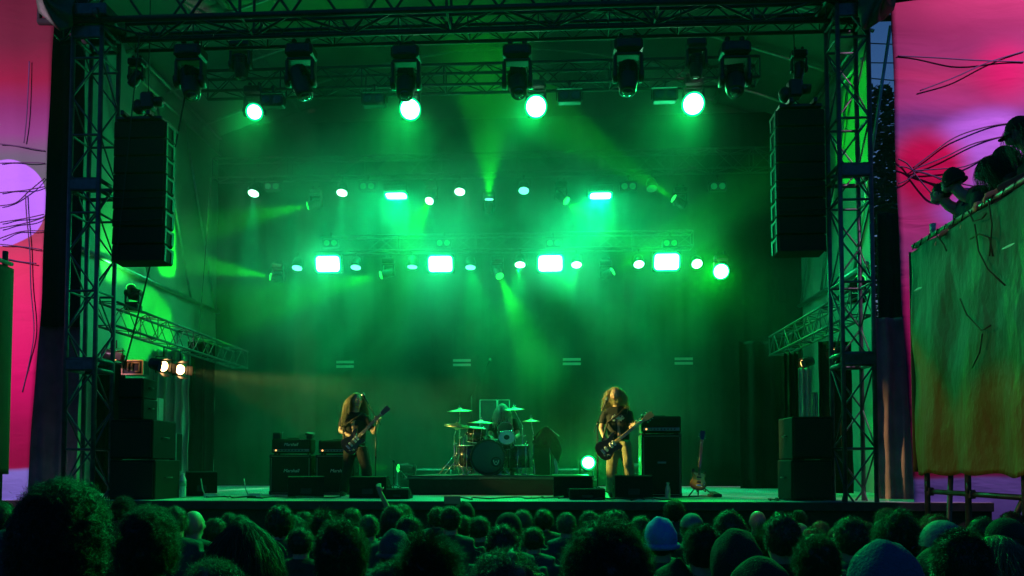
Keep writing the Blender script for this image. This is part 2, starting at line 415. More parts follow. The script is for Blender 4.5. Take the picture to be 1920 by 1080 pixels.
for i, (px, py, ln, pw, lab) in enumerate(((475, 363, E_WHITE, 260, 'leftmost small round lamp on the rear truss with a pale beam below'), (641, 362, E_WHITE, 260, 'small round lamp left of the left slim bright strobe'),
        (862, 360, E_WHITE, 90, 'small round lamp right of the left slim strobe'), (982, 358, E_CYAN, 60, 'small round lamp near the middle of the rear truss'), (1222, 354, E_DIM, 0, 'unlit small round lamp right of the right slim strobe'))):
    r, c, d = par(lab, P(px, py, 15.45), ln, K)
    if pw: lamp_child(spot(c+d*.03, (0, -.05, -1), TEAL, pw*2.5, 22, .5, .06), r)
K = 'small round lamps beside the big strobes'
for i, (px, py, ln, pw, t) in enumerate(((557, 503, E_CYAN, 60, .35), (667, 502, E_CYAN, 40, .3), (773, 501, E_CYAN, 30, .15), (882, 502, E_CYAN, 40, .25), (975, 497, E_WHITE, 60, .4), (1081, 497, E_WHITE, 90, .45), (1198, 496, E_WHITE, 120, .6), (1307, 495, E_WHITE, 60, 1.0))):
    side = 'left' if i % 2 == 0 else 'right'; nth = ('first', 'second', 'third', 'fourth')[i//2]
    r, c, d = par('small round lamp just %s of the %s big strobe from the left' % (side, nth), P(px, py, 15.85), ln, K, t)
    kt = px in (882, 975, 1081)
    lamp_child(spot(c+d*.03, (Vector((P(940, 800, 12.9).x, 12.9, 2.7))-c) if kt else (0, -.28, -1), GREEN if kt else TEAL, 600 if kt else pw*5, 32 if kt else 26, .5, .06), r)
# strobes
def strobe(label, c, tilt, group, s=(.54, .36), pw=75):
    R = Rx(tilt); root = thing('strobe_panel', label, 'stage light', c, group)
    q = MB(); q.box(R @ Vector((0, .08, 0)), (s[0]+.06, .14, s[1]+.05), R, .02)
    for k in range(7): q.box(R @ Vector((-.24+.08*k, .17, 0)), (.012, .05, s[1]*.8), R)
    q.build('housing', M_BODY, root)
    rr = .09; pts = [(sx*(s[0]/2-rr)+rr*math.cos(a0+k*PI/12), sz*(s[1]/2-rr)+rr*math.sin(a0+k*PI/12)) for sx, sz, a0 in ((1, 1, 0), (-1, 1, PI/2), (-1, -1, PI), (1, -1, 1.5*PI)) for k in range(7)]
    q = MB(); q.prism(pts, -.002, .014, R @ Rx(PI/2)); fc = q.build('lamp_face', E_WHITE, root); q = MB(); q.tube([R @ Vector((x_, -.012, z_)) for x_, z_ in pts+pts[:1]], .02, 8, False); q.build('face_bloom_ring', E_BLOOM, fc)  # ring round the panel glows to imitate its bloom
    q = MB(); q.tube([(-s[0]/2-.05, .08, 0), (-s[0]/2-.05, .08, s[1]/2+.12), (s[0]/2+.05, .08, s[1]/2+.12), (s[0]/2+.05, .08, 0)], .012, 6); q.build('bracket', M_BODY, root)
    n = R @ Vector((0, -1, 0))
    l = bpy.data.lights.new('strobe_light', 'AREA'); l.shape = 'RECTANGLE'; l.size = s[0]; l.size_y = s[1]; l.energy = pw; l.color = TEAL
    o = bpy.data.objects.new('strobe_light', l); COL.objects.link(o); o.location = n*.03; o.rotation_euler = aim(n); o.parent = root
    return root
for px, py, lab in ((615, 495, 'first big glaring rectangular strobe from the left'), (826, 495, 'second big glaring rectangular strobe from the left'), (1032, 494, 'third big glaring strobe, above and right of the drummer'), (1250, 491, 'rightmost big glaring rectangular strobe')):
    strobe(lab, P(px, py, 15.7), .25, 'big strobes under the lowest truss')
    blinder('unlit twin blinder above the %s' % lab.split(' glaring')[0].replace('big', '')+' strobe' if False else 'unlit twin blinder right above the '+lab, P(px+6, 455, 15.9), 'twin blinders above the strobes', .85, E_DIM)
for px, lab in ((743, 'left slim bright strobe on the rear truss'), (1126, 'right slim bright strobe on the rear truss')):
    strobe(lab, P(px, 366, 15.3), 1.42, 'slim strobes on the rear truss', (.46, .30), 200)
for px, lab in ((690, 'unlit twin blinder just left of the left slim strobe'), (1178, 'unlit twin blinder just right of the right slim strobe'), (1345, 'unlit twin blinder near the right end of the rear truss'), (512, 'unlit twin blinder near the left end of the rear truss')):
    blinder(lab, P(px, 349, 15.5), 'unlit twin blinders on the rear truss', .9, E_DIM)
# movers with beams
K = 'moving heads with lime beams on the rear trusses'
for px, py, Y, dx, dy, dz, ln, lr, pw, cone, lab in (
    (577, 386, 15.2, -1, -.25, -.28, E_GRN, .085, 1300, 22, 'moving head throwing a lime beam to the left from the rear truss'),
    (805, 377, 15.2, -.25, -.75, -1, E_WHITE, .085, 1500, 26, 'moving head with a bright tilted lens right of the left slim strobe'),
    (917, 374, 15.2, .03, -.55, 1, E_CYAN, .09, 900, 42, 'moving head pointing up at the middle of the rear truss'),
    (1062, 377, 15.2, .75, -.45, -.75, E_GRN, .085, 1800, 24, 'moving head throwing a lime beam down to the right of the centre'),
    (1263, 372, 15.2, -1, -.3, .55, E_GRN, .085, 1600, 22, 'moving head throwing a lime beam up to the left over the rear truss'),
    (507, 519, 15.6, -1, -.5, .1, E_GRN, .08, 1000, 24, 'leftmost low moving head with a short beam to the left'),
    (714, 516, 15.6, -1, -.35, -.35, E_GRN, .085, 2000, 24, 'low moving head between the two left big strobes, beam to the left'),
    (937, 518, 15.6, .35, -.55, -.85, E_GRN, .085, 1700, 24, 'low moving head between the second and third big strobes, beam down'),
    (1149, 509, 15.6, 1, -.4, .5, E_GRN, .085, 1700, 24, 'low moving head between the two right big strobes, beam up to the right')):
    d = Vector((dx, dy, dz)).normalized(); s = .72; lc = P(px, py, Y); top = lc-d*.236*s+Vector((0, 0, .5*s))
    r, c, d = mover(lab, top, d, s, ln, lr, K); lamp_child(spot(c, d, LIME, pw, cone, .35, .04), r)
lc = P(1352, 509, 15.3); d = (CAMP+Vector((0, 0, .8))-lc).normalized()
r, c, d = mover('most glaring lime rimmed moving head, right of all the big strobes', lc-d*.19+Vector((0, 0, .4)), d, .8, E_WHITE, .15, None, fat=1.35)
lamp_child(spot(lc+d*.1, Vector((-1.5, 3, 1.6))-lc, (0, 1, .03), 2400, 60, .8, .08), r)
# floor lamps
lc = P(1103, 846, 14.6); d = (CAMP+Vector((0, 0, 2.5))-lc).normalized()
r, c, d = mover('glaring moving head standing on the deck between the drums and the right guitarist', Vector((lc.x, lc.y, DECK))+Vector((0, 0, 0)), d, 1.0, E_WHITE, .12, 'moving heads standing on the deck', up=True)
lamp_child(spot(c+d*.1, Vector((0, -1, -.015)), (0, 1, .1), 500, 48, .6, .08), r)
for px, py, dx, lab, pw in ((765, 850, -1, 'small green moving head on the deck left of the drum riser, beam to the left', 220), (1190, 845, .6, 'green moving head on the deck half hidden behind the right guitarist', 120)):
    lc = P(px, py, 14.8); r, c, d = mover(lab, Vector((lc.x, lc.y, DECK)), (dx, -.6, .02), .85, E_GRN, .08, 'moving heads standing on the deck', up=True)
    lamp_child(spot(c+d*.06, d, LIME, pw, 24, .4, .04), r)
# unseen ends of the rig: the green wash on the side walls comes from two heads behind the towers
for sx, pw in ((-1, 200), (1, 80)):
    r, c, d = mover('moving head behind the %s tower washing the side tarpaulin green' % ('left' if sx < 0 else 'right'), (CX+sx*6.1, 12.3, 4.62), (sx*.9, .75, 1.15), .7, E_GRN, .08, 'side wash heads', up=True)
    lamp_child(spot(c, d, (.04, 1, .08), pw, 75, .9, .08), r)
# warm lamps under the side trusses
E_WARM = emis('lit_lens_warm', (1, .55, .2), 14)
WARM = (1, .9, .22)
def flood(label, c, d, lens, group, s=1.0):
    d = Vector(d).normalized(); R = d.to_track_quat('Z', 'Y').to_matrix(); root = thing('flood_lamp', label, 'stage light', c, group)
    q = MB(); q.lathe([(.06*s, -.26*s), (.1*s, -.24*s), (.11*s, -.05*s), (.1*s, 0), (.095*s, 0)], (0, 0, 0), R, 18); q.build('can', M_BODY, root)
    q = MB(); q.lathe([(.02*s, .012*s), (.07*s, .008*s), (.09*s, -.004*s)], (0, 0, 0), R, 18); q.build('lens', lens, root)
    for k in range(4):
        q = MB(); Rk = R @ Rz(k*PI/2); q.box(Rk @ Vector((0, .125*s, .06*s)), (.15*s, .004, .13*s), Rk @ Rx(-.35)); q.build('barn_door_flag', M_BODY, root)
    q = MB(); q.tube([(-.13*s, 0, -.1*s), (-.13*s, 0, .16*s), (.13*s, 0, .16*s), (.13*s, 0, -.1*s)], .01, 6); q.tube([(0, 0, .16*s), (0, 0, .32*s)], .012, 6); q.build('bracket', M_BODY, root)
    return root
for px, py, Y, lab in ((307, 687, 10.45, 'left one of the two glowing warm lamps under the left side truss'), (338, 693, 10.85, 'right one of the two glowing warm lamps under the left side truss')):
    c = P(px, py, Y); d = ((P(1158, 785, 11.3) if px > 320 else P(668, 800, 11.6))-c).normalized(); r = flood(lab, c, (d*.6+(CAMP-c).normalized()*.6), E_WARM, 'warm lamps under the side trusses', .9)
    if px < 320: e = (P(1311, 880, 11.2)-c).normalized(); lamp_child(spot(c+e*.2, e, WARM, 3000, 7, .7, .03), r)
    if px > 320:
        lamp_child(spot(c+d*.2, d, WARM, 4800, 13, 1.0, .04), r); e = (P(668, 800, 11.6)-c).normalized(); lamp_child(spot(c+e*.2, e, WARM, 480, 26, .6, .04), r)
for px, py, Y, dd, lab in ((218, 668, 11.3, (.9, .3, -.2), 'small flood lamp close behind the left tower, its edge glowing orange'), (1505, 682, 13.4, (-.9, -.2, -.3), 'small flood lamp under the right side truss, its doors glowing orange'), (1566, 662, 12.2, (-.9, -.1, -.3), 'small flood lamp beside the right tower, its doors glowing orange')):
    c = P(px, py, Y); r = flood(lab, c, dd, emis('warm_dim', (1, .45, .15), 3), 'warm lamps under the side trusses', .8)
    lamp_child(spot(c+Vector(dd).normalized()*.02, (P(660, 820, 11.6)-c) if px > 900 else dd, WARM, 26, 14, .5, .03), r)
# square flood with the orange lit frame
c = P(249, 689, 11.5); t = thing('square_flood', 'square flood lamp with an orange lit front frame left of the two warm lamps', 'stage light', c)
q = MB(); q.box((0, .1, 0), (.34, .2, .24), None, .02); q.build('housing', M_BODY, t)
q = MB()
for (cx, cz, w_, h_) in ((0, .11, .36, .02), (0, -.11, .36, .02), (-.17, 0, .02, .2), (.17, 0, .02, .2)): q.box((cx, -.01, cz), (w_, .02, h_))
q.build('frame', mat('orange_lit_steel', (.55, .35, .2), .5, .3), t)
q = MB(); q.tube([(-.07, -.02, -.06), (-.07, -.02, .07), (.0, -.02, .075), (0, -.02, -.05)], .013, 6); q.tube([(0, -.02, .075), (.12, -.02, .07), (.12, -.02, -.06), (.05, -.02, -.07)], .013, 6); q.build('filament_guard', MATS['orange_lit_steel'], t)
lamp_child(spot(c+Vector((-.1, -.5, .35)), (.15, 1, -.6), (1, .5, .2), 6, 70, .6, .03), t)
# black spot and motor hanging beside the left line array
t = mover('black cylinder spot hanging from a bracket beside the left tower', P(257, 108, 10.6), (-.6, -.1, -1), .62, None, .05)[0]
t = mover('black spot hanging beside the right tower above the speaker column', P(1497, 92, 10.8), (-.1, .1, -1), .62, None, .05)[0]
# ------------------------------------------------------------------ speakers
def line_array(label, pxa, pxb, pya, pyb, Y, side):
    A = P(pxa, pya, Y); B = P(pxb, pyb, Y); W = B.x-A.x; H = A.z-B.z; n = 8; h = H/n
    root = thing('line_array', label, 'speaker array', (A.x+W/2, Y, A.z), 'flown speaker columns')
    for i in range(n):
        tl = -.012*i; R = Rx(tl); z = -h*(i+.5)
        q = MB(); q.box((0, .15, z), (W, .28, h*.94), R, .012)
        b = q.build('speaker_box', M_TOLEX, root)
        q = MB(); q.box((0, -.0, z), (W*.97, .014, h*.9), R, .004); q.build('grille', M_GRILL, b)
        for k in (-1, 1):
            q = MB()
            q.box((k*(W/2+.006), .05, z), (.014, .04, h*.9), R); q.box((k*(W/2+.006), .25, z), (.014, .06, h*.8), R)
            q.box((k*(W/2+.006), .15, z+h*.32), (.012, .2, .035), R)
            q.build('side_bracket', mat('painted_bracket', (.06, .065, .06), .6, .2), b)
    q = MB(); q.box((0, .22, .03), (W*.9, .5, .05), None, .01)
    for k in (-1, 1): q.box((k*W*.25, .22, .06), (.05, .7, .07), None, .008)
    q.tube([(-W*.2, .22, .08), (0, .22, .22), (W*.2, .22, .08)], .014, 6); q.build('fly_frame', M_BODY, root)
    q = MB(); q.tube([(0, .22, .5), (0, .22, 9.6-A.z)], .009, 5); q.build('chain', M_ALUD, root)
    q = MB(); q.box((0, .22, .38), (.2, .16, .26), None, .03); q.cyl((.14, .22, .38), (1, 0, 0), .07, .14, 16); q.lathe([(.05, .0), (.09, -.05), (.08, -.16), (.03, -.2)], (-.14, .22, .4), None, 14); q.build('hoist_motor', M_BODY, root)
    for z, a in ((-H*.55, 1), (-H*.71, 1)):
        q = MB(); q.tube([(-W/2-.01, -.02, z), (-W/4, -.025, z-.012), (W/2+.01, -.02, z+.01)], .007, 5); q.build('strap', M_RUBBER, root)
    return root
line_array('left flown column of eight black speaker boxes with lit brackets on its right side', 214, 305, 227, 490, 10.15, -1)
line_array('right flown column of eight black speaker boxes beside the right tower', 1456, 1550, 204, 472, 10.3, 1)
def cab(label, pxa, pxb, pya, pyb, Y, dep, group=None, name='sub_speaker', drv=2, grille=True):
    A = P(pxa, pya, Y); B = P(pxb, pyb, Y); W = B.x-A.x; H = A.z-B.z
    root = thing(name, label, 'speaker', (A.x+W/2, Y, B.z), group)
    q = MB(); q.box((0, dep/2, H/2), (W, dep, H), None, .014); q.build('cabinet', M_TOLEX, root)
    q = MB(); q.box((0, -.006, H/2), (W*.92, .016, H*.88), None, .004); q.build('grille', M_GRILL, root)
    for k in (-1, 1):
        q = MB(); q.tube([(k*(W/2+.004), dep*.35, H*.55), (k*(W/2+.03), dep*.4, H*.55), (k*(W/2+.03), dep*.6, H*.55), (k*(W/2+.004), dep*.65, H*.55)], .01, 6); q.build('handle', M_BODY, root)
    return root
zb = DECK
def pyz(z, Y): return HORIZON-(z-2)/Y*F_PX
Y = 10.15
cab('bottom black speaker of the stack left of the stage deck', 206, 290, 862, pyz(DECK+.004, Y), Y, .7, 'ground stacks')
cab('second black speaker in the left stack, under the two slim boxes', 207, 286, 787, 861, Y, .65, 'ground stacks')
cab('third, slim dark speaker box in the left stack', 222, 268, 747, 786, 10.5, .4, 'ground stacks')
cab('topmost slim dark speaker box in the left stack below the orange lit frame', 222, 268, 709, 746, 10.5, .4, 'ground stacks')
q = MB(); A = P(268, 744, 10.9); B = P(284, 787, 10.9); t = thing('grey_case', 'pale green grey upright case right of the left speaker stack', 'case', ((A.x+B.x)/2, 10.9, B.z))
q.box((0, .2, (A.z-B.z)/2), (B.x-A.x, .3, A.z-B.z), None, .01); q.build('body', mat('grey_case_paint', (.3, .35, .32), .5), t)
q = MB(); q.box((0, .2, (A.z-B.z)/2), (B.x-A.x+.01, .02, A.z-B.z+.01)); q.build('metal_rim', M_ALU, t)
Y = 10.2
cab('lower black speaker of the right stack beside the right tower', 1483, 1562, 862, pyz(DECK+.004, Y), Y, .6, 'ground stacks')
cab('upper black speaker of the right stack beside the right tower', 1485, 1562, 781, 861, Y, .6, 'ground stacks')
# monitor wedges: profile across y-z, the sloping grille looks to the back of the stage
def wedge(label, pxa, pxb, pya, Y, dep=.4, rot=0, group='stage monitor wedges', Hm=None):
    xa = P(pxa, 900, Y).x; xb = P(pxb, 900, Y).x; W = (xb-xa); H = P(960, pya, Y).z-DECK-.004
    root = thing('monitor_wedge', label, 'monitor speaker', ((xa+xb)/2, Y, DECK+.004), group, rot)
    pr = [(0, 0), (dep, 0), (dep, H*.28), (dep*.35, H), (0, H*.96)]
    q = MB(); q.prism([(a, b) for a, b in pr], -W/2, W/2, Matrix(((0, 0, 1), (1, 0, 0), (0, 1, 0)))); q.build('cabinet', M_TOLEX, root)
    a = Vector((0, dep, H*.28)); b = Vector((0, dep*.35, H)); n = Vector((0, (b-a).z, -(b-a).y)).normalized(); c = (a+b)/2+n*.008
    ang = math.atan2((b-a).z, -(b-a).y)
    q = MB(); q.box(c, (W*.94, (b-a).length*.92, .014), Rx(-ang)); q.build('grille', M_GRILL, root)
    for k in (-1, 1):
        q = MB(); q.box((k*(W/2+.003), dep*.35, H*.5), (.008, .12, .05), None, .003); q.build('handle', M_BODY, root)
    q = MB(); q.box((0, -.004, H*.3), (W*.3, .01, H*.25), None, .003); q.build('connector_plate', M_BODY, root)
    return root
wedge('leftmost black monitor wedge in front of the left amplifiers, turned sideways', 542, 606, 893, 10.9, .45, .35)
wedge('large black monitor wedge right in front of the left guitarist', 655, 724, 893, 10.8, .45)
wedge('low black monitor wedge just left of the drum riser', 722, 766, 917, 10.5, .35)
wedge('black monitor wedge against the right corner of the drum riser', 1038, 1110, 891, 11.0, .45)
wedge('low wide black monitor wedge before the right corner of the drum riser', 1068, 1135, 916, 10.4, .35)
wedge('large black monitor wedge right in front of the right guitarist', 1153, 1224, 891, 10.7, .45)
wedge('black monitor wedge at the left end of the deck, behind the water bottle', 352, 405, 884, 11.4, .6, .5)
# amplifiers
def text(body, parent, loc, size, m, shear=.25, ext=.002, font_bold=False, rot=(PI/2, 0, 0), ax='CENTER', off=.0):
    cu = bpy.data.curves.new('lettering', 'FONT'); cu.body = body; cu.size = size; cu.shear = shear; cu.extrude = ext; cu.align_x = ax; cu.offset = off
    o = bpy.data.objects.new('tmp', cu); COL.objects.link(o)
    dg = bpy.context.evaluated_depsgraph_get(); me = bpy.data.meshes.new_from_object(o.evaluated_get(dg)); bpy.data.objects.remove(o)
    me.name = 'lettering'; me.materials.clear(); me.materials.append(m)
    o = bpy.data.objects.new('lettering', me); COL.objects.link(o); o.parent = parent; o.location = loc; o.rotation_euler = rot
    return o
M_LOGO = mat('white_logo_plastic', (.75, .75, .7), .5, 0, .05)
M_PIPING = mat('gold_piping', (.5, .45, .3), .4, .2, .1)
M_PANEL = mat('brushed_panel', (.25, .27, .25), .35, .7, .15)
def amp_head(label, x0, W, H, dep, Y, z, word, size, group):
    root = thing('amplifier_head', label, 'guitar amplifier', (x0, Y, z), group)
    q = MB(); q.box((0, dep/2, H/2), (W, dep, H), None, .016); q.build('case', M_TOLEX, root)
    q = MB(); q.box((0, -.004, H*.62), (W*.92, .01, H*.55), None, .003); q.build('front_cloth', M_GRILL, root)
    q = MB(); q.box((0, -.006, H*.2), (W*.92, .012, H*.2), None, .003); pn = q.build('control_panel', M_PANEL, root)
    for k in range(8): q = MB(); q.cyl((-W*.26+k*W*.085, -.016, H*.2), (0, 1, 0), .011, .02, 10); q.build('knob', M_BLACK, pn)
    q = MB(); q.cyl((-W*.38, -.014, H*.2), (0, 1, 0), .012, .012, 10); q.build('pilot_light', emis('amber_pilot', (1, .35, .1), 4), pn)
    q = MB(); q.box((0, dep*.5, H+.016), (W*.3, .03, .014), None, .005); q.build('handle', M_BLACK, root)
    for sx in (-1, 1):
        for sy in (.15, .85): q = MB(); q.cyl((sx*W*.42, dep*sy, -.012), (0, 0, 1), .02, .024, 8); q.build('foot', M_RUBBER, root)
    if word: text(word, root, (0, -.012, H*.52), size, M_LOGO)
    return root
def amp_cab(label, x0, W, H, dep, Y, z, word, size, group, tz=.5, tx=0):
    root = thing('speaker_cabinet', label, 'guitar cabinet', (x0, Y, z), group)
    q = MB(); q.box((0, dep/2, H/2), (W, dep, H), None, .016); q.build('case', M_TOLEX, root)
    q = MB(); q.box((0, -.004, H/2), (W*.9, .012, H*.92), None, .004); q.build('grille_cloth', M_GRILL, root)
    q = MB()
    for (cx, cz, w_, h_) in ((0, H*.965, W*.91, .006), (0, H*.035, W*.91, .006), (-W*.452, H/2, .006, H*.93), (W*.452, H/2, .006, H*.93)): q.box((cx, -.008, cz), (w_, .008, h_))
    q.build('piping', M_PIPING, root)
    for sx in (-1, 1):
        q = MB(); q.box((sx*(W/2+.002), dep*.5, H*.6), (.01, .14, .06), None, .004); q.build('side_handle', M_BLACK, root)
        for zz in (.03, H-.03): q = MB(); q.box((sx*(W/2-.022), .012, zz), (.052, .05, .066), None, .012); q.build('corner_guard', M_BLACK, root)
    if word: text(word, root, (tx, -.014, H*tz), size, M_LOGO)
    return root
Y = 12.0; x0 = P(544, 900, Y).x; z = P(0, 852, Y).z; z = P(544, 852, Y).z; h1 = z-DECK
K = 'guitar amplifier stacks at the left'
amp_cab('left guitar cabinet with white script letters, behind the leftmost monitor', x0, .70, h1-.012, .36, Y, DECK+.006, 'Marshall', .078, K, .56, .02)
amp_head('amplifier head with white script letters and an amber light on the left cabinet', x0-.0, .66, .235, .25, Y+.03, z+.02, 'Marshall', .07, K)
x1 = P(627, 900, Y).x
amp_cab('right guitar cabinet of the left pair, partly behind the left guitarist', x1, .64, h1-.012, .36, Y, DECK+.006, 'Marshall', .078, K, .56, .06)
amp_head('plain dark amplifier head on the right cabinet of the left pair', x1+.02, .6, .215, .25, Y+.03, z+.02, None, .1, K)
q = MB(); q.box((0, 0, .055), (.13, .1, .11), None, .01); t = thing('pedal_box', 'small black box on the left end of the left amplifier head', 'effects box', (P(515, 822, Y).x, Y+.12, z+.02+.235)); q.build('case', M_BLACK, t)
q = MB(); q.tube([(.08, 0, 0), (.08, 0, .1), (.1, 0, .12)], .006, 6); q.build('jack_lead', M_ALU, t)
t = thing('wah_pedal', 'small black pedal lying on the right end of the left amplifier head', 'effects pedal', (P(577, 822, Y).x, Y+.12, z+.02+.24)); q = MB(); q.box((0, 0, .03), (.09, .12, .06), None, .01); q.build('base', M_BLACK, t); q = MB(); q.box((0, 0, .085), (.13, .14, .03), Rx(.2) @ Ry(.15), .008); q.build('treadle', M_BLACK, t)
Y = 11.35; x2 = P(1241, 900, Y).x; z = P(1241, 813, Y).z
amp_cab('tall black bass cabinet standing right of the right guitarist', x2, P(1279, 900, Y).x-P(1204, 900, Y).x, z-DECK-.01, .42, Y, DECK+.006, None, 0, 'bass amplifier stack')
q = MB(); q.box((0, -.012, .52), (.13, .01, .03), None, .004); q.build('badge', M_PANEL, [o for o in bpy.data.objects if o.name.startswith('speaker_cabinet')][-1])
t = amp_head('wide black bass amplifier head with two tiny lights on the tall cabinet', x2, .6, .25, .34, Y+.02, z+.018, None, 0, 'bass amplifier stack')
q = MB(); q.box((0, 0, 0), (.14, .09, .025), Ry(.1), .008); c = thing('folded_cloth', 'small pale green lit object on top of the bass amplifier head', 'cloth', (x2-.22, Y+.1, z+.29)); q.build('fold', mat('pale_cloth', (.5, .6, .5), .8), c)
# rack trolley and bottles
Y = 11.6; c = P(322, 880, Y); t = thing('amp_rack', 'narrow upright metal rack with lit slots near the left end of the deck', 'rack', (c.x, Y, DECK))
H = P(0, 810, Y).z-DECK if False else P(322, 810, Y).z-DECK
q = MB(); q.box((0, .12, H*.68), (.11, .2, H*.6), None, .008); q.build('case', M_BODY, t)
for k in (-1, 1): q = MB(); q.box((k*.062, 0, H*.68), (.014, .03, H*.62), None, .003); q.build('rail', M_ALU, t)
for k in range(6): q = MB(); q.box((.015, -.002+.015, H*(.55+.05*k)), (.05, .01, .014)); q.build('slot', M_ALU, t)
for k, dx in ((-1, .1), (1, .16)): q = MB(); q.tube([(k*.055, .02, H*.39), (k*.055+.12, -.02, .02)], .012, 6); q.build('strut', M_ALU, t)
Y = 10.9; c = P(343, 905, Y); hh = P(343, 888, Y).z-DECK; t = thing('water_bottle', 'tall pale green lit plastic water bottle near the left end of the deck', 'bottle', (c.x, Y, DECK+.004))
M_PET = mat('milky_plastic', (.65, .75, .7), .3, 0, .1)
q = MB(); q.lathe([(.04, 0), (.047, .01), (.047, hh*.35), (.043, hh*.4), (.047, hh*.45), (.047, hh*.72), (.03, hh*.86), (.018, hh*.9), (.018, hh*.95)], (0, 0, 0), None, 18); q.build('body', M_PET, t)
q = MB(); q.lathe([(.021, hh*.93), (.021, hh), (.018, hh*1.005)], (0, 0, 0), None, 14); q.build('cap', M_LOGO, t)
q = MB(); q.lathe([(.0482, hh*.46), (.0482, hh*.68)], (0, 0, 0), None, 18); q.build('label', mat('bottle_label', (.3, .5, .4), .5), t)
Y = 10.6; c = P(1252, 905, Y); hh = P(1252, 905, Y).z-DECK; t = thing('steel_flask', 'pinkish metal drinking flask standing at the deck edge before the bass cabinet', 'bottle', (c.x, Y, DECK+.004))
q = MB(); q.lathe([(.032, 0), (.037, .008), (.037, hh*.55), (.03, hh*.72), (.016, hh*.86), (.016, hh*.88)], (0, 0, 0), None, 18); q.build('body', mat('rose_metal', (.75, .42, .32), .35, .3, .1), t)
q = MB(); q.lathe([(.021, hh*.88), (.023, hh*.9), (.022, hh), (.015, hh*1.01)], (0, 0, 0), None, 14); q.build('cap', mat('rose_cap', (.6, .4, .3), .4, .2), t)
# cables lying on the deck
def cable(label, pts, r=.009, m=None, name='stage_cable'):
    q = MB(); P3 = [Vector(p) for p in pts]; out = []
    for i in range(len(P3)-1):
        p0 = P3[max(0, i-1)]; p1 = P3[i]; p2 = P3[i+1]; p3 = P3[min(len(P3)-1, i+2)]
        for k in range(6):
            t_ = k/6; out.append(.5*((2*p1)+(-p0+p2)*t_+(2*p0-5*p1+4*p2-p3)*t_*t_+(-p0+3*p1-3*p2+p3)*t_**3))
    out.append(P3[-1]); q.tube(out, r, 6); o = q.build(name, m or M_RUBBER)
    return tag(o, label, 'cable')
def deckpt(px, Y, z=.012): p = P(px, 900, Y); return (p.x, Y, DECK+z)
random.seed(3)
for i, (xa, xb, Y, lab) in enumerate(((470, 640, 10.5, 'black cable snaking before the left amplifiers'), (840, 1000, 10.4, 'black cable loops on the deck before the drum riser'), (990, 1060, 10.7, 'tangle of cable by the right corner of the drum riser'), (1180, 1260, 10.3, 'black cable coiled beside the metal flask'), (1240, 1350, 11.2, 'black cable running to the bass guitar stand'), (1440, 1482, 10.3, 'dark cable heap next to the right speaker stack'), (390, 470, 10.6, 'black cable along the left deck edge'), (1120, 1190, 10.25, 'black cable in front of the large right monitor'))):
    cable(lab, [deckpt(xa+(xb-xa)*k/9+random.uniform(-12, 12), Y+random.uniform(-.22, .22), .012+random.uniform(0, .02)) for k in range(10)], .011)
# guitar stand bits and pieces at the left deck
for px, lab, Y in ((397, 'small mangled desk fan shaped stand foot on the left deck', 10.9), (478, 'small pale lit pedal on the deck left of the amplifiers', 10.9)):
    c = P(px, 920, Y); t = thing('foot_pedal', lab.replace('mangled desk fan shaped stand foot', 'pale lit pedal with a bent lever'), 'effects pedal', (c.x, Y, DECK+.004)); q = MB(); q.box((0, 0, .03), (.2, .14, .06), Rz(.2), .01); q.build('case', M_ALU, t); q = MB(); q.tube([(-.1, 0, .03), (-.14, 0, .12), (-.17, 0, .28)], .009, 6); q.build('lever', M_ALU, t)
def hang(label, a, b, sag, r=.012):
    a = Vector(a); b = Vector(b); q = MB(); q.tube([a.lerp(b, k/24)+Vector((0, 0, -sag*4*(k/24)*(1-k/24))) for k in range(25)], r, 6); return tag(q.build('hanging_cable', M_RUBBER), label, 'cable')
hang('long black cable slanting down beside the left speaker column', P(347, 180, 11.0), P(232, 690, 11.0), .25, .014)
hang('thin cable slanting across the front of the left speaker column', P(262, 60, 10.05), P(218, 480, 10.05), .12, .009)
hang('thin vertical cable falling from the left end of the rear truss', P(396, 330, 14.5), P(372, 640, 14.5), .05, .008)
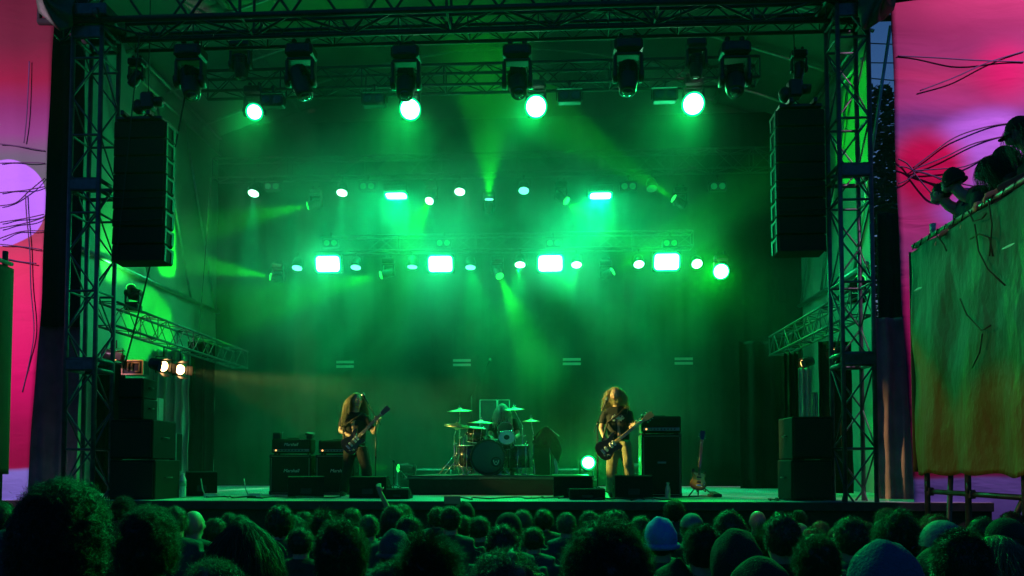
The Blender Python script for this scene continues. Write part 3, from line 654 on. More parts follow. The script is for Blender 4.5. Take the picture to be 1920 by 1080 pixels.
# ------------------------------------------------------------------ figures
def baked(q, name, voxel, smooth=4, m=None):
    """one continuous skin round all the pieces collected in q"""
    o = q.build(name, m)
    r = o.modifiers.new('r', 'REMESH'); r.mode = 'VOXEL'; r.voxel_size = voxel; r.use_smooth_shade = True
    s = o.modifiers.new('s', 'SMOOTH'); s.factor = .5; s.iterations = smooth
    dg = bpy.context.evaluated_depsgraph_get(); me = bpy.data.meshes.new_from_object(o.evaluated_get(dg)); me.name = name
    bpy.data.objects.remove(o); me.materials.clear(); me.materials.append(m)
    return me
def put(me, name, parent, label=None):
    o = bpy.data.objects.new(name, me); COL.objects.link(o); o.parent = parent
    if label: o['label'] = label
    return o
def strands(name, roots, dirs, L, steps, r0, m, parent, grav=.0, curl=0.0, jitter=.25, seed=0, push=None, taper=.35, cfreq=3.0):
    """many thin three sided hairs grown from roots along dirs, as one mesh"""
    rng = np.random.default_rng(seed); n = len(roots)
    p = np.array(roots, float); d = np.array(dirs, float); d /= np.linalg.norm(d, axis=1)[:, None]
    Ls = (np.array(L) if np.ndim(L) else np.full(n, L))*rng.uniform(.7, 1.15, n); st = Ls/steps
    ph = rng.uniform(0, 2*np.pi, n); fr = cfreq*rng.uniform(.7, 1.3, n)
    a = np.cross(d, rng.normal(size=(n, 3))); a /= np.linalg.norm(a, axis=1)[:, None]; b = np.cross(d, a)
    P_ = [p.copy()]
    for k in range(steps):
        d = d + rng.normal(size=(n, 3))*jitter/steps**.5*.35 + np.array([0, 0, -1.0])*grav/steps*(1+2*(k > steps*.3)*(grav > 1))
        d /= np.linalg.norm(d, axis=1)[:, None]
        p = p + d*st[:, None]
        if push is not None:
            c, R = push; e = (p-c)/R; q = np.linalg.norm(e, axis=1); ins = q < 1.03
            p[ins] = c + (e[ins]/q[ins][:, None]*1.04)*R
        t = (k+1)/steps; off = curl*(np.cos(ph+fr*2*np.pi*t)[:, None]*a+np.sin(ph+fr*2*np.pi*t)[:, None]*b)*min(1, t*3)
        P_.append(p+off)
    P_ = np.array(P_)                                 # steps+1, n, 3
    V = []; 
    for k in range(steps+1):
        rr = r0*(1-(1-taper)*k/steps)
        for j in range(3):
            t = 2*np.pi*j/3; V.append(P_[k]+(a*np.cos(t)+b*np.sin(t))*rr)
    V = np.array(V).reshape(steps+1, 3, n, 3).transpose(2, 0, 1, 3).reshape(-1, 3)
    base = (np.arange(n)*(steps+1)*3)[:, None]; F = []
    for k in range(steps):
        for j in range(3):
            F.append(base+np.array([k*3+j, k*3+(j+1) % 3, (k+1)*3+(j+1) % 3, (k+1)*3+j]))
    F = np.array(F).transpose(1, 0, 2).reshape(-1, 4)
    me = bpy.data.meshes.new(name); me.vertices.add(len(V)); me.vertices.foreach_set('co', V.ravel())
    me.loops.add(F.size); me.loops.foreach_set('vertex_index', F.ravel().astype(np.int32))
    me.polygons.add(len(F)); me.polygons.foreach_set('loop_start', np.arange(0, F.size, 4, dtype=np.int32)); me.polygons.foreach_set('use_smooth', np.ones(len(F), bool))
    me.update(calc_edges=True); me.materials.append(m)
    return me
def join_meshes(name, mes, m):
    bm = bmesh.new()
    for me in mes: bm.from_mesh(me)
    out = bpy.data.meshes.new(name); bm.to_mesh(out); bm.free(); out.materials.append(m); return out
M_SKIN = mat('skin', (.52, .30, .20), .5, 0, .1, 20, .1, 90)
M_HAIRL = mat('light_brown_hair', (.42, .34, .15), .42, 0, .35, 14, 0, 60, spec=.6, stretch=(8, 8, 1))
M_HAIRB = mat('ash_blond_hair', (.62, .6, .5), .42, 0, .3, 14, spec=.6)
M_TEE = mat('black_cotton', (.012, .012, .012), .85, 0, .3, 12, .3, 60)
M_KHAKI = mat('khaki_trousers', (.34, .29, .13), .85, 0, .25, 9, .5, 25)
M_DARKT = mat('black_trousers', (.012, .012, .012), .8, 0, .3, 9, .5, 25)
M_SHOE = mat('black_leather_shoe', (.012, .012, .012), .4)
def lim(q, pts, rs, n=12): q.tube(pts, rs, n)
def headmesh(q, c, R, s=1.0, beard=False):
    """head with nose, brow, chin, ears; local: -y is the face"""
    V = lambda x, y, z: c + R @ Vector((x*s, y*s, z*s))
    q.ell(c, (.074*s, .092*s, .108*s), R, 20, 14, lambda u: 1-.10*max(0, -u.z)*(1 if u.y < 0 else .3))
    q.ell(V(0, -.03, -.07), (.052*s, .055*s, .05*s), R, 12, 8)                         # jaw
    q.ell(V(0, -.062, -.098), (.024*s, .022*s, .02*s), R, 8, 6)                        # chin
    q.tube([V(0, -.085, .015), V(0, -.108, -.028), V(0, -.092, -.04)], [.007*s, .014*s, .011*s], 8)   # nose
    for k in (-1, 1):
        q.ell(V(.034*k, -.078, .022), (.024*s, .012*s, .008*s), R, 8, 6)                # brow
        q.ell(V(.04*k, -.066, -.02), (.024*s, .02*s, .02*s), R, 8, 6)                   # cheek
        q.ell(V(.074*k, .01, -.005), (.01*s, .02*s, .032*s), R, 8, 6)                   # ear
    q.ell(V(0, -.088, -.062), (.024*s, .012*s, .009*s), R, 8, 6)                        # lips
def face_bits(root, c, R, s=1.0):
    V = lambda x, y, z: c + R @ Vector((x*s, y*s, z*s))
    for k in (-1, 1):
        q = MB(); q.ell(V(.031*k, -.0835, .002), (.012*s, .007*s, .007*s), R, 10, 8); q.build('eye', mat('eye_white', (.7, .7, .66), .2), root)
        q = MB(); q.tube([V(.046*k, -.082, .02), V(.03*k, -.091, .026), V(.014*k, -.092, .02)], .004*s, 6); q.build('eyebrow', M_HAIRL, root)
    q = MB(); q.tube([V(-.02, -.096, -.06), V(0, -.1, -.058), V(.02, -.096, -.06)], .0045*s, 6); q.build('mouth', mat('lip', (.35, .13, .1), .5), root)
def hand(q, w, d, curl, side, s=1.0, up=(0, 0, 1)):
    """palm with four bent fingers and a thumb. w wrist, d pointing direction, curl the direction the fingers close to"""
    d = Vector(d).normalized(); c = Vector(curl).normalized(); c = (c-d*c.dot(d)).normalized(); a = d.cross(c).normalized()*side
    pm = w + d*.045*s
    q.box(pm, (.0, .0, .0)) if False else None
    q.tube([w-d*.01*s, w+d*.03*s, w+d*.08*s], [.022*s, .032*s, .034*s], 10)
    for i, (o, L) in enumerate(((-.027, .062), (-.009, .072), (.009, .067), (.027, .052))):
        b0 = w+d*.078*s+a*o*s; t = [b0]
        ang = 0
        for k, seg in enumerate((.42, .32, .26)):
            ang += (.55, .75, .6)[k]; t.append(t[-1]+(d*math.cos(ang)+c*math.sin(ang))*L*seg*s)
        q.tube(t, [.0095*s, .009*s, .0085*s, .007*s], 8)
    t0 = w+d*.02*s-a*.028*s; q.tube([t0, t0+(d*.5-a*.7+c*.3)*.03*s, t0+(d*.75-a*.5+c*.7)*.055*s], [.012*s, .011*s, .008*s], 8)
def musician(label, Y, J, tee, trs, hairfn, s=1.0, headR=None, hands=None, beard=None):
    """J: joint name -> (px, py, dy). all joints are photo pixels with a depth offset in metres"""
    W = {k: P(a, b, Y+c) for k, (a, b, c) in J.items()}
    base = Vector((W['pelvis'].x, Y, DECK)); root = thing('person', label, 'person', base, 'band on the stage')
    L = {k: v-base for k, v in W.items()}
    R = headR or Matrix.Identity(3)
    sk = MB(); headmesh(sk, L['head'], R, s)
    chest = L['chest']; neck = L['neck']; pel = L['pelvis']
    lim(sk, [chest, neck, L['head']+Vector((0, .02, -.05))*s], [.07*s, .058*s, .052*s])
    lim(sk, [pel, pel.lerp(chest, .5), chest], [.12*s, .115*s, .13*s])
    for k in 'lr':
        lim(sk, [L['sh'+k], L['el'+k]], [.046*s, .038*s]); lim(sk, [L['el'+k], L['wr'+k]], [.038*s, .026*s])
        if 'kn'+k in L: lim(sk, [L['hip'+k], L['kn'+k], L['an'+k]], [.075*s, .05*s, .035*s])
        hd, hc = hands[k]; hand(sk, L['wr'+k], hd, hc, 1 if k == 'l' else -1, s*.95)
    body = put(baked(sk, 'body', .0085, 3, M_SKIN), 'body', root)
    face_bits(body, L['head'], R, s)
    t = MB(); lim(t, [L['shl']+Vector((0, 0, 0)), chest+Vector((0, 0, .05*s)), L['shr']], [.066*s, .105*s, .066*s], 14)
    for k in (-1, 1): lim(t, [chest+Vector((.06*k*s, 0, .0)), pel+Vector((.05*k*s, 0, -.02))], [.125*s, .115*s], 14)
    for k in 'lr': e = L['sh'+k].lerp(L['el'+k], .72); lim(t, [L['sh'+k], e], [.066*s, .062*s], 12)
    put(baked(t, 'shirt', .012, 5, tee), 'shirt', root)
    if 'knl' in L:
        t = MB(); lim(t, [pel+Vector((-.07, 0, .03)), pel+Vector((.07, 0, .03))], [.108*s, .108*s], 14)
        for k in 'lr': lim(t, [L['hip'+k], L['kn'+k], L['an'+k]+Vector((0, 0, -.01))], [.112*s, .086*s, .084*s], 12)
        put(baked(t, 'trousers', .012, 4, trs), 'trousers', root)
        for k in 'lr':
            a = L['an'+k]; q = MB(); q.tube([a+Vector((0, .06, -.0)), Vector((a.x, a.y+.03, .045)), Vector((a.x, a.y-.1, .035)), Vector((a.x, a.y-.16, .028))], [.04*s, .048*s, .046*s, .034*s], 10)
            put(baked(q, 'shoe', .012, 2, M_SHOE), 'shoe', root)
    hairfn(root, L, R, s)
    return root, L
def scalp_roots(c, R, rad, n, seed, cond):
    rng = np.random.default_rng(seed); out = []; nr = []
    while len(out) < n:
        u = rng.normal(size=(n, 3)); u /= np.linalg.norm(u, axis=1)[:, None]
        u = u[[cond(v) for v in u]]
        for v in u:
            out.append(c + R @ Vector((v[0]*rad[0], v[1]*rad[1], v[2]*rad[2]))); nr.append(R @ Vector((v[0]/rad[0], v[1]/rad[1], v[2]/rad[2])))
            if len(out) >= n: break
    return np.array(out), np.array(nr)
def long_hair(m, L_, n, curl, seed, grav=2.2, cover=.25, r0=.0045, vol=1.12, jit=.5, cfreq=3, face=False):
    def fn(root, L, R, s):
        c = L['head']+R @ Vector((0, .012, .012))*s; rad = (.082*s, .1*s, .114*s)
        cond = lambda v: v[2] > -.15 and (face or v[1] > -.02-.25*max(0, v[2]) or v[2] > .84)
        ro, no = scalp_roots(c, R, rad, n, seed, cond)
        dd = no/np.linalg.norm(no, axis=1)[:, None]*.45*vol; dd[:, 2] = np.minimum(dd[:, 2], .25)-.55
        if not face:
            lx = np.array(R @ Vector((1, 0, 0))); fr = np.clip(.35-((ro-np.array(c)) @ np.array(R @ Vector((0, 1, 0))))/.1, 0, 1.2); sd = np.sign((ro-np.array(c)) @ lx); dd += (sd*fr*.8)[:, None]*lx + fr[:, None]*.3*np.array(R @ Vector((0, 1, 0)))
        me = strands('hair', ro, dd, L_*s, 12, r0*s, m, root, grav, curl*s, jit, seed, (np.array(c), np.array(rad)), .5, cfreq)
        q = MB(); q.ell(c+Vector((0, .012, .004)), (rad[0]*1.02, rad[1]*.98, rad[2]*1.03), R, 18, 12, lambda u: 1.0 if (u.y > -.35 or u.z > .8) else .93)
        m2 = q.build('tmp', m, root); put(join_meshes('hair', [me, m2.data], m), 'hair', root); bpy.data.objects.remove(m2)
    return fn
FORWARD = Matrix.Identity(3)
# right guitarist: faces the crowd, head turned a little to the left
gr, LR = musician('long curly haired guitarist in black T-shirt and khaki trousers at the right, playing', 11.3, dict(
    head=(1153.5, 741, -.02), neck=(1156, 761, .02), chest=(1157, 779, .02), pelvis=(1160, 823, .02),
    shl=(1136, 773, .02), shr=(1179, 773, .02), ell=(1127, 803, .02), wrl=(1132, 820, -.16), elr=(1184, 803, -.08), wrr=(1187, 801, -.2),
    hipl=(1151, 832, .02), hipr=(1170, 832, .02), knl=(1147, 876, -.06), knr=(1178, 874, -.08), anl=(1146, 922, .04), anr=(1180, 922, .02)),
    M_TEE, M_KHAKI, long_hair(M_HAIRL, .33, 620, .015, 5, 1.6, r0=.005, vol=1.05, jit=.6, cfreq=3.4), 1.0, Rz(-.25) @ Rx(-.05),
    dict(l=((.5, -.2, -.75), (.2, .6, -.2)), r=((.4, -.25, .6), (.3, .9, .2))))
# printed shapes on the shirt, a moustache and beard
random.seed(11); q = MB(); ch = LR['chest']
for i in range(26):
    a = random.uniform(-1, 1); b = random.uniform(-1, 1)
    if a*a+b*b > 1.3: continue
    q.box(ch+Vector((a*.085-.005, -.131-.004*random.random(), -.055+b*.05)), (random.uniform(.025, .055), .006, random.uniform(.014, .03)), Ry(random.uniform(-.8, .8)), .002)
q.build('shirt_print', mat('cream_print', (.8, .76, .55), .7), gr)
c = LR['head']; R = Rz(-.25) @ Rx(-.05)
ro, no = scalp_roots(c+R @ Vector((0, -.035, -.075)), R, (.05, .055, .045), 180, 3, lambda v: v[1] < .3 and v[2] < .55)
put(strands('beard', ro, no, .05, 4, .0035, M_HAIRL, gr, 1.0, .004, .5, 4), 'beard', gr)
# left guitarist: turned towards the right microphone
gl, LL = musician('long haired guitarist in black at the left, singing into a microphone', 11.6, dict(
    head=(669, 751, 0), neck=(667, 771, .03), chest=(665, 789, .03), pelvis=(666, 833, .03),
    shl=(646, 783, .02), shr=(686, 783, .03), ell=(638, 808, -.02), wrl=(657, 818, -.18), elr=(702, 813, -.04), wrr=(708, 794, -.17),
    hipl=(657, 841, .03), hipr=(677, 841, .03), knl=(652, 878, -.04), knr=(687, 876, -.04), anl=(645, 920, .04), anr=(691, 920, .02)),
    M_TEE, M_DARKT, long_hair(M_HAIRL, .44, 560, .006, 8, 1.9, r0=.005, vol=1.1, jit=.35, cfreq=1.4), 1.0, Rz(.7) @ Rx(-.06),
    dict(l=((.9, -.15, -.3), (.2, .6, -.3)), r=((.3, -.1, .8), (.4, .9, .0))))
# drummer
def dr_hair(root, L, R, s): long_hair(M_HAIRB, .33, 420, .008, 21, 2.0, r0=.0055, vol=1.2, jit=.45, face=True)(root, L, R, s)
dm, LD = musician('drummer with pale hair over the face bent over the drum kit', 13.35, dict(
    head=(942, 769, -.12), neck=(943, 782, .0), chest=(944, 800, .06), pelvis=(944, 845, .12),
    shl=(926, 787, .05), shr=(963, 787, .05), ell=(918, 818, -.08), wrl=(927, 826, -.34), elr=(972, 816, -.08), wrr=(966, 820, -.36),
    hipl=(934, 848, .08), hipr=(954, 848, .08), knl=(930, 850, -.4), knr=(962, 850, -.4), anl=(932, 884, -.42), anr=(960, 884, -.42)),
    M_TEE, M_DARKT, dr_hair, 1.0, Rx(-.5), dict(l=((.2, -1, .1), (0, -.2, -1)), r=((-.2, -1, .1), (0, -.2, -1))))
# ------------------------------------------------------------------ guitars
def guitar(name, label, cat, bodyc, tip, m_body, m_guard, m_fb, L=.80, thick=.045, normal=(0, -1, 0), horns=1.0, head_m=None, big=1.0, group=None, pegs=6):
    """local: +x along the neck, +z out of the front"""
    bodyc = Vector(bodyc); tip = Vector(tip); x = (tip-bodyc).normalized(); z = Vector(normal); z = (z-x*z.dot(x)).normalized(); y = z.cross(x)
    k = (tip-bodyc).length/L
    root = thing(name, label, cat, bodyc, group); root.rotation_euler = Matrix((x, y, z)).transposed().to_euler(); root.scale = (k, k, k)
    up = [(-.205, 0), (-.20, .07), (-.17, .125), (-.12, .158), (-.06, .155), (-.01, .128), (.03, .112), (.08, .122), (.13, .14), (.175, .142), (.20, .125), (.185, .10), (.15, .085), (.125, .06), (.12, .03)]
    dn = [(.12, -.03), (.12, -.055), (.14, -.075), (.165, -.10), (.16, -.125), (.12, -.132), (.07, -.12), (.03, -.108), (-.01, -.12), (-.06, -.148), (-.12, -.155), (-.17, -.122), (-.2, -.07)]
    pl = [(a*big, b*big*.98) for a, b in up+dn]
    q = MB(); q.prism(pl, -thick/2, thick/2); o = q.build('body', m_body, root)
    bv = o.modifiers.new('b', 'BEVEL'); bv.width = .008; bv.segments = 2; bv.limit_method = 'ANGLE'
    q = MB(); q.prism([(-.1, -.02), (-.11, -.11), (-.05, -.125), (.02, -.09), (.1, -.1), (.12, -.05), (.11, .04), (.12, .1), (.09, .09), (.06, .05), (-.02, .045), (-.06, .0)], thick/2+.001, thick/2+.004); q.build('pickguard', m_guard, root)
    for xx in (-.055, .035, .09)[:3 if pegs == 6 else 2]:
        q = MB(); q.box((xx, 0, thick/2+.008), (.034, .082, .012), None, .004); q.build('pickup', M_LOGO if pegs == 6 else M_BLACK, root)
    q = MB(); q.box((-.115, 0, thick/2+.01), (.03, .085, .016), None, .003); q.build('bridge', M_CHROME, root)
    for a, b in ((-.1, -.085), (-.13, -.06), (-.07, -.1)):
        q = MB(); q.cyl((a, b, thick/2+.012), (0, 0, 1), .011, .018, 12); q.build('knob', M_CHROME, root)
    nl = L-.16
    q = MB(); q.tube([(.09, 0, .0), (nl, 0, .004)], [.024, .02], 10); q.build('neck', mat('maple', (.55, .34, .14), .4), root)
    q = MB(); q.box(((.07+nl)/2, 0, .024), (nl-.07, .05, .008), None, .002); fb = q.build('fretboard', m_fb, root)
    for i in range(16):
        xx = nl-(nl-.07)*(1-2**(-i/12))*1.32
        q = MB(); q.box((xx, 0, .0290), (.0035, .048, .002)); q.build('fret', M_CHROME, fb)
    q = MB()
    for i in range(pegs): q.tube([(-.115, -.021+.042*i/(pegs-1), thick/2+.016), (nl+.02, (-.017+.034*i/(pegs-1)), .032)], .0011, 4)
    q.build('strings', M_CHROME, root)
    q = MB(); q.prism([(nl-.005, -.024), (nl+.03, -.04), (nl+.16, -.052), (nl+.175, -.03), (nl+.165, .0), (nl+.18, .03), (nl+.14, .042), (nl+.03, .034), (nl-.005, .024)], .002, .018); hs = q.build('headstock', head_m or m_body, root)
    for i in range(pegs):
        sg = 1 if i % 2 else -1; xx = nl+.035+.022*i
        q = MB(); q.tube([(xx, sg*.03, .01), (xx, sg*.06, .01)], .003, 6); q.ell((xx, sg*.066, .01), (.009, .008, .006), None, 8, 6); q.build('tuning_peg', M_CHROME, hs)
    return root
M_GBLK = mat('gloss_black_lacquer', (.012, .010, .012), .14, 0, .1, 4, coat=.8)
M_ROSE = mat('pale_maple_board', (.62, .42, .16), .4)
M_DFB = mat('dark_fretboard', (.10, .06, .03), .45)
g1 = guitar('electric_guitar', 'black electric guitar with pale neck held by the right guitarist', 'guitar', P(1142, 838, 11.02), P(1222, 775, 11.02), M_GBLK, M_GBLK, M_ROSE, head_m=M_ROSE, group=None)
g2 = guitar('electric_guitar', 'dark electric guitar held high by the left guitarist', 'guitar', P(663, 829, 11.3), P(728, 764, 11.3), M_GBLK, mat('dark_guard', (.06, .05, .05), .3), M_DFB, head_m=M_GBLK, group=None)
def strap(root, L, a, b, m):
    q = MB(); pts = [L[0], L[1], L[2], L[3]]
    q.tube(L, .02, 4); return q.build('strap', m, root)
for g, LL_, rt in ((g1, LR, gr), (g2, LL, gl)):
    b = rt.location; s0 = b+LL_['shr']+Vector((-.06, -.05, .06)); inv = g.matrix_basis.inverted()
    bpy.context.view_layer.update(); inv = g.matrix_world.inverted()
    pts = [g.matrix_world @ Vector((-.2, 0, 0)), b+LL_['chest']+Vector((-.16, -.1, -.12)), b+LL_['chest']+Vector((-.02, -.15, -.02)), s0, b+LL_['shr']+Vector((-.04, .08, .05))]
    q = MB(); q.tube([inv @ p for p in pts], .016, 5); q.build('strap', mat('dark_strap', (.05, .035, .02), .7), g)
# bass guitar on its stand
M_BURST = bpy.data.materials.new('sunburst_lacquer'); M_BURST.use_nodes = True
nt = M_BURST.node_tree; b = nt.nodes['Principled BSDF']; tc = nd(nt, 'ShaderNodeTexCoord'); vl = nd(nt, 'ShaderNodeVectorMath', operation='LENGTH'); nt.links.new(tc.outputs['Object'], vl.inputs[0])
cr = nd(nt, 'ShaderNodeValToRGB'); cr.color_ramp.elements[0].position = .06; cr.color_ramp.elements[0].color = (.75, .48, .08, 1); cr.color_ramp.elements[1].position = .19; cr.color_ramp.elements[1].color = (.05, .015, .005, 1)
e = cr.color_ramp.elements.new(.13); e.color = (.55, .26, .03, 1)
nt.links.new(vl.outputs['Value'], cr.inputs[0]); nt.links.new(cr.outputs[0], b.inputs['Base Color']); b.inputs['Roughness'].default_value = .2
g3 = guitar('bass_guitar', 'sunburst bass guitar leaning upright on a low stand at the right', 'bass guitar', P(1310, 899, 11.15), P(1317, 809, 11.3), M_BURST, mat('ivory_guard', (.62, .5, .2), .3), M_DFB, L=.93, thick=.045, head_m=M_GBLK, pegs=4)
c = P(1312, 927, 11.3); t = thing('guitar_stand', 'low black tubular stand under the sunburst bass guitar', 'guitar stand', (c.x, 11.3, DECK+.004))
q = MB(); q.tube([(0, .12, .02), (0, .05, .3), (0, .1, .6)], .011, 6); q.build('pole', M_BODY, t)
for k in (-1, 1):
    q = MB(); q.tube([(0, .1, .2), (k*.2, -.16, .015)], .011, 6); q.build('leg', M_BODY, t); q = MB(); q.tube([(k*.05, .05, .12), (k*.06, -.12, .09), (k*.06, -.13, .12)], .01, 6); q.build('rest_arm', M_BODY, t)
c = P(1340, 927, 11.1); t = thing('foot_pedal', 'black pedal lying right of the bass guitar stand', 'effects pedal', (c.x, 11.1, DECK+.004)); q = MB(); q.box((0, 0, .035), (.14, .2, .05), Rz(.3), .012); q.build('case', M_BODY, t); q = MB(); q.box((0, .0, .07), (.1, .16, .02), Rz(.3) @ Rx(.2), .006); q.build('treadle', M_BODY, t)
# microphone stands
def micstand(label, base, h, boom=None, mic=True, zb=DECK, tripod=True):
    base = Vector(base); root = thing('microphone_stand', label, 'microphone stand', base)
    q = MB(); q.tube([(0, 0, .06), (0, 0, h)], .010, 8); q.cyl((0, 0, h*.5), (0, 0, 1), .016, .05, 10); q.build('pole', M_BODY, root)
    for k in range(3):
        a = k*2*PI/3+.4; q = MB(); q.tube([(0, 0, .16), (math.cos(a)*.28, math.sin(a)*.28, .012)], .009, 6); q.build('leg', M_BODY, root)
    e = Vector((0, 0, h))
    if boom:
        bo = Vector(boom)-base; d = (bo-e).normalized(); q = MB(); q.tube([e-d*.15, bo], .007, 6); q.cyl(e, (0, 1, 0), .02, .04, 10); q.build('boom', M_BODY, root); e = bo; dd = d
    else: dd = Vector((0, -.1, 1))
    if mic:
        q = MB(); R = Vector(dd).normalized().to_track_quat('Z', 'Y').to_matrix(); q.lathe([(.011, -.02), (.014, .05), (.02, .12), (.026, .13)], e, R, 12); mc = q.build('microphone', M_BODY, root)
        q = MB(); q.ell(e+R @ Vector((0, 0, .15)), (.026, .026, .03), R, 12, 8); q.build('grille', mat('mic_mesh', (.25, .25, .25), .3, .8), mc)
    return root
c = P(704, 925, 11.3); e = P(690, 756, 11.3)
micstand('microphone stand beside the left guitarist with its boom towards the face', (c.x, 11.3, DECK+.004), P(704, 782, 11.3).z-DECK, e)
c = P(1121, 925, 11.1); micstand('dark microphone stand left of the right guitarist', (c.x, 11.1, DECK+.004), P(1121, 793, 11.1).z-DECK, P(1131, 766, 11.1))
c = P(884, 880, 14.3); micstand('tall thin boom stand rising left behind the drum kit', (c.x, 14.3, DECK+.004), P(885, 740, 14.3).z-DECK, P(912, 688, 14.3))
c = P(738, 925, 12.6); micstand('short boom stand on the deck left of the drum riser', (c.x, 12.6, DECK+.004), .55, P(752, 884, 12.5))
# ------------------------------------------------------------------ drum riser and kit
RY = 12.0; RT = P(940, 892, RY).z
A = P(765, 900, RY).x; B = P(1113, 900, RY).x
t = thing('drum_riser', 'wide low black drum riser carrying the drum kit', 'riser', ((A+B)/2, RY, DECK+.004))
q = MB(); q.box((0, 1.25, (RT-DECK)-.03), (B-A, 2.5, .05), None, .006); q.build('top', mat('riser_top', (.1, .1, .1), .6), t)
q = MB(); q.box((0, .02, (RT-DECK-.06)/2+.0), (B-A-.03, .02, RT-DECK-.065)); q.build('front_skirt', M_SKIRT, t)
for k in (-1, 1): q = MB(); q.box((k*(B-A-.03)/2, 1.25, (RT-DECK-.06)/2), (.02, 2.4, RT-DECK-.065)); q.build('side_skirt', M_SKIRT, t)
q = MB(); q.box((0, -.004, RT-DECK-.012), (B-A, .01, .02)); q.build('edge_trim', M_ALUD, t)
M_SHELL = mat('dark_drum_shell', (.02, .025, .022), .2, 0, .2, 4, coat=.6)
M_HEADF = mat('dark_front_skin', (.045, .075, .07), .35, 0, .15, 3)
M_HEADW = mat('coated_drum_skin', (.75, .78, .72), .6, 0, .1, 5)
M_BRASS = mat('cymbal_bronze', (.75, .68, .42), .38, .8, .15, 3)
K = 'drum kit'
def drum(name, label, c, r, h, axis, head_m, lugs=8, group=K, emblem=False, legs=0):
    R = Vector(axis).normalized().to_track_quat('Z', 'Y').to_matrix(); root = thing(name, label, 'drum', c, group)
    q = MB(); q.lathe([(r, -h/2), (r, h/2)], (0, 0, 0), R, 32); q.build('shell', M_SHELL, root)
    for k in (-1, 1):
        q = MB(); n = 36; q.tube([R @ Vector((math.cos(2*PI*i/n)*r*1.03, math.sin(2*PI*i/n)*r*1.03, k*h/2)) for i in range(n+1)], r*.045, 6, False); q.build('hoop', M_CHROME if r < .25 else M_SHELL, root)
    q = MB(); q.lathe([(r*.98, h/2+.001), (r*.9, h/2+.004), (.01, h/2+.005)], (0, 0, 0), R, 32); hd_ = q.build('drum_head', head_m, root)
    for i in range(lugs):
        a = 2*PI*i/lugs; u = Vector((math.cos(a), math.sin(a), 0)); q = MB(); q.tube([R @ (u*r*1.06+Vector((0, 0, -h/2))), R @ (u*r*1.06+Vector((0, 0, h/2+.01)))], .006, 6); q.box(R @ (u*r*1.03), (.03, .03, .05), R @ Rz(a), .006); q.build('tension_rod', M_CHROME, root)
    for i in range(legs):
        a = 2*PI*i/legs+.5; q = MB(); q.tube([(math.cos(a)*r*1.08, math.sin(a)*r*1.08, .1), (math.cos(a)*r*1.1, math.sin(a)*r*1.1, -(c[2]-RT)+.01)], .008, 6); q.build('leg', M_CHROME, root)
    return root, R, hd_
c = P(917, 858, 12.55); r = 31.5/F_PX*12.55; c.z = RT+r*1.06
root, R, hd_ = drum('bass_drum', 'big bass drum with dark front skin and a round emblem at its lower right', c, r, .42, (0, -1, 0), M_HEADF, 10)
q = MB(); e = Vector((.135, -.222, -.075)); n = 28
q.tube([e+Vector((math.cos(2*PI*i/n)*.075, 0, math.sin(2*PI*i/n)*.075)) for i in range(n+1)], .012, 6, False); q.build('port_ring', M_BLACK, root)
q = MB(); q.tube([e+Vector((-.045, 0, .03)), e+Vector((-.03, 0, -.03)), e+Vector((0, 0, .012)), e+Vector((.03, 0, -.03)), e+Vector((.045, 0, .03))], .009, 6); q.tube([e+Vector((-.03, 0, -.03)), e+Vector((0, 0, -.052)), e+Vector((.03, 0, -.03))], .007, 6); q.build('emblem', M_LOGO, root)
for k in (-1, 1): q = MB(); q.tube([(k*r*.9, -.1, -r*.5), (k*r*1.25, -.22, -r*1.04)], .01, 6); q.build('spur', M_CHROME, root)
drum('rack_tom', 'small dark rack tom above the bass drum, before the drummer', P(948, 810, 12.75), .125, .22, (0, -.75, .55), M_BLACK, 6)
drum('rack_tom', 'second rack tom tilted showing its pale skin with a dark dot', P(950, 825, 12.5), .135, .16, (.05, -.85, .5), M_HEADW, 6)
q = MB(); o = [x for x in bpy.data.objects if x.name.startswith('rack_tom')][-1]; R = Vector((.05, -.85, .5)).normalized().to_track_quat('Z', 'Y').to_matrix(); q.lathe([(.05, .088), (.04, .09), (.01, .091)], (0, 0, 0), R, 24); q.build('centre_dot', M_BLACK, o)
drum('rack_tom', 'wide dark tom at the left of the kit above the bass drum', P(893, 815, 12.85), .165, .24, (.1, -.15, .98), M_HEADW, 8)
c = P(878, 855, 12.75); drum('floor_tom', 'dark floor tom at the left of the bass drum', c, .19, .36, (0, -.05, 1), M_HEADW, 8, legs=3)
c = P(972, 856, 12.75); drum('floor_tom', 'dark floor tom at the right of the bass drum', c, .19, .38, (0, -.05, 1), M_HEADW, 8, legs=3)
c = P(926, 832, 12.95); drum('snare_drum', 'shallow snare drum between the drummer and the bass drum', c, .17, .14, (0, -.1, 1), M_HEADW, 8, legs=3)
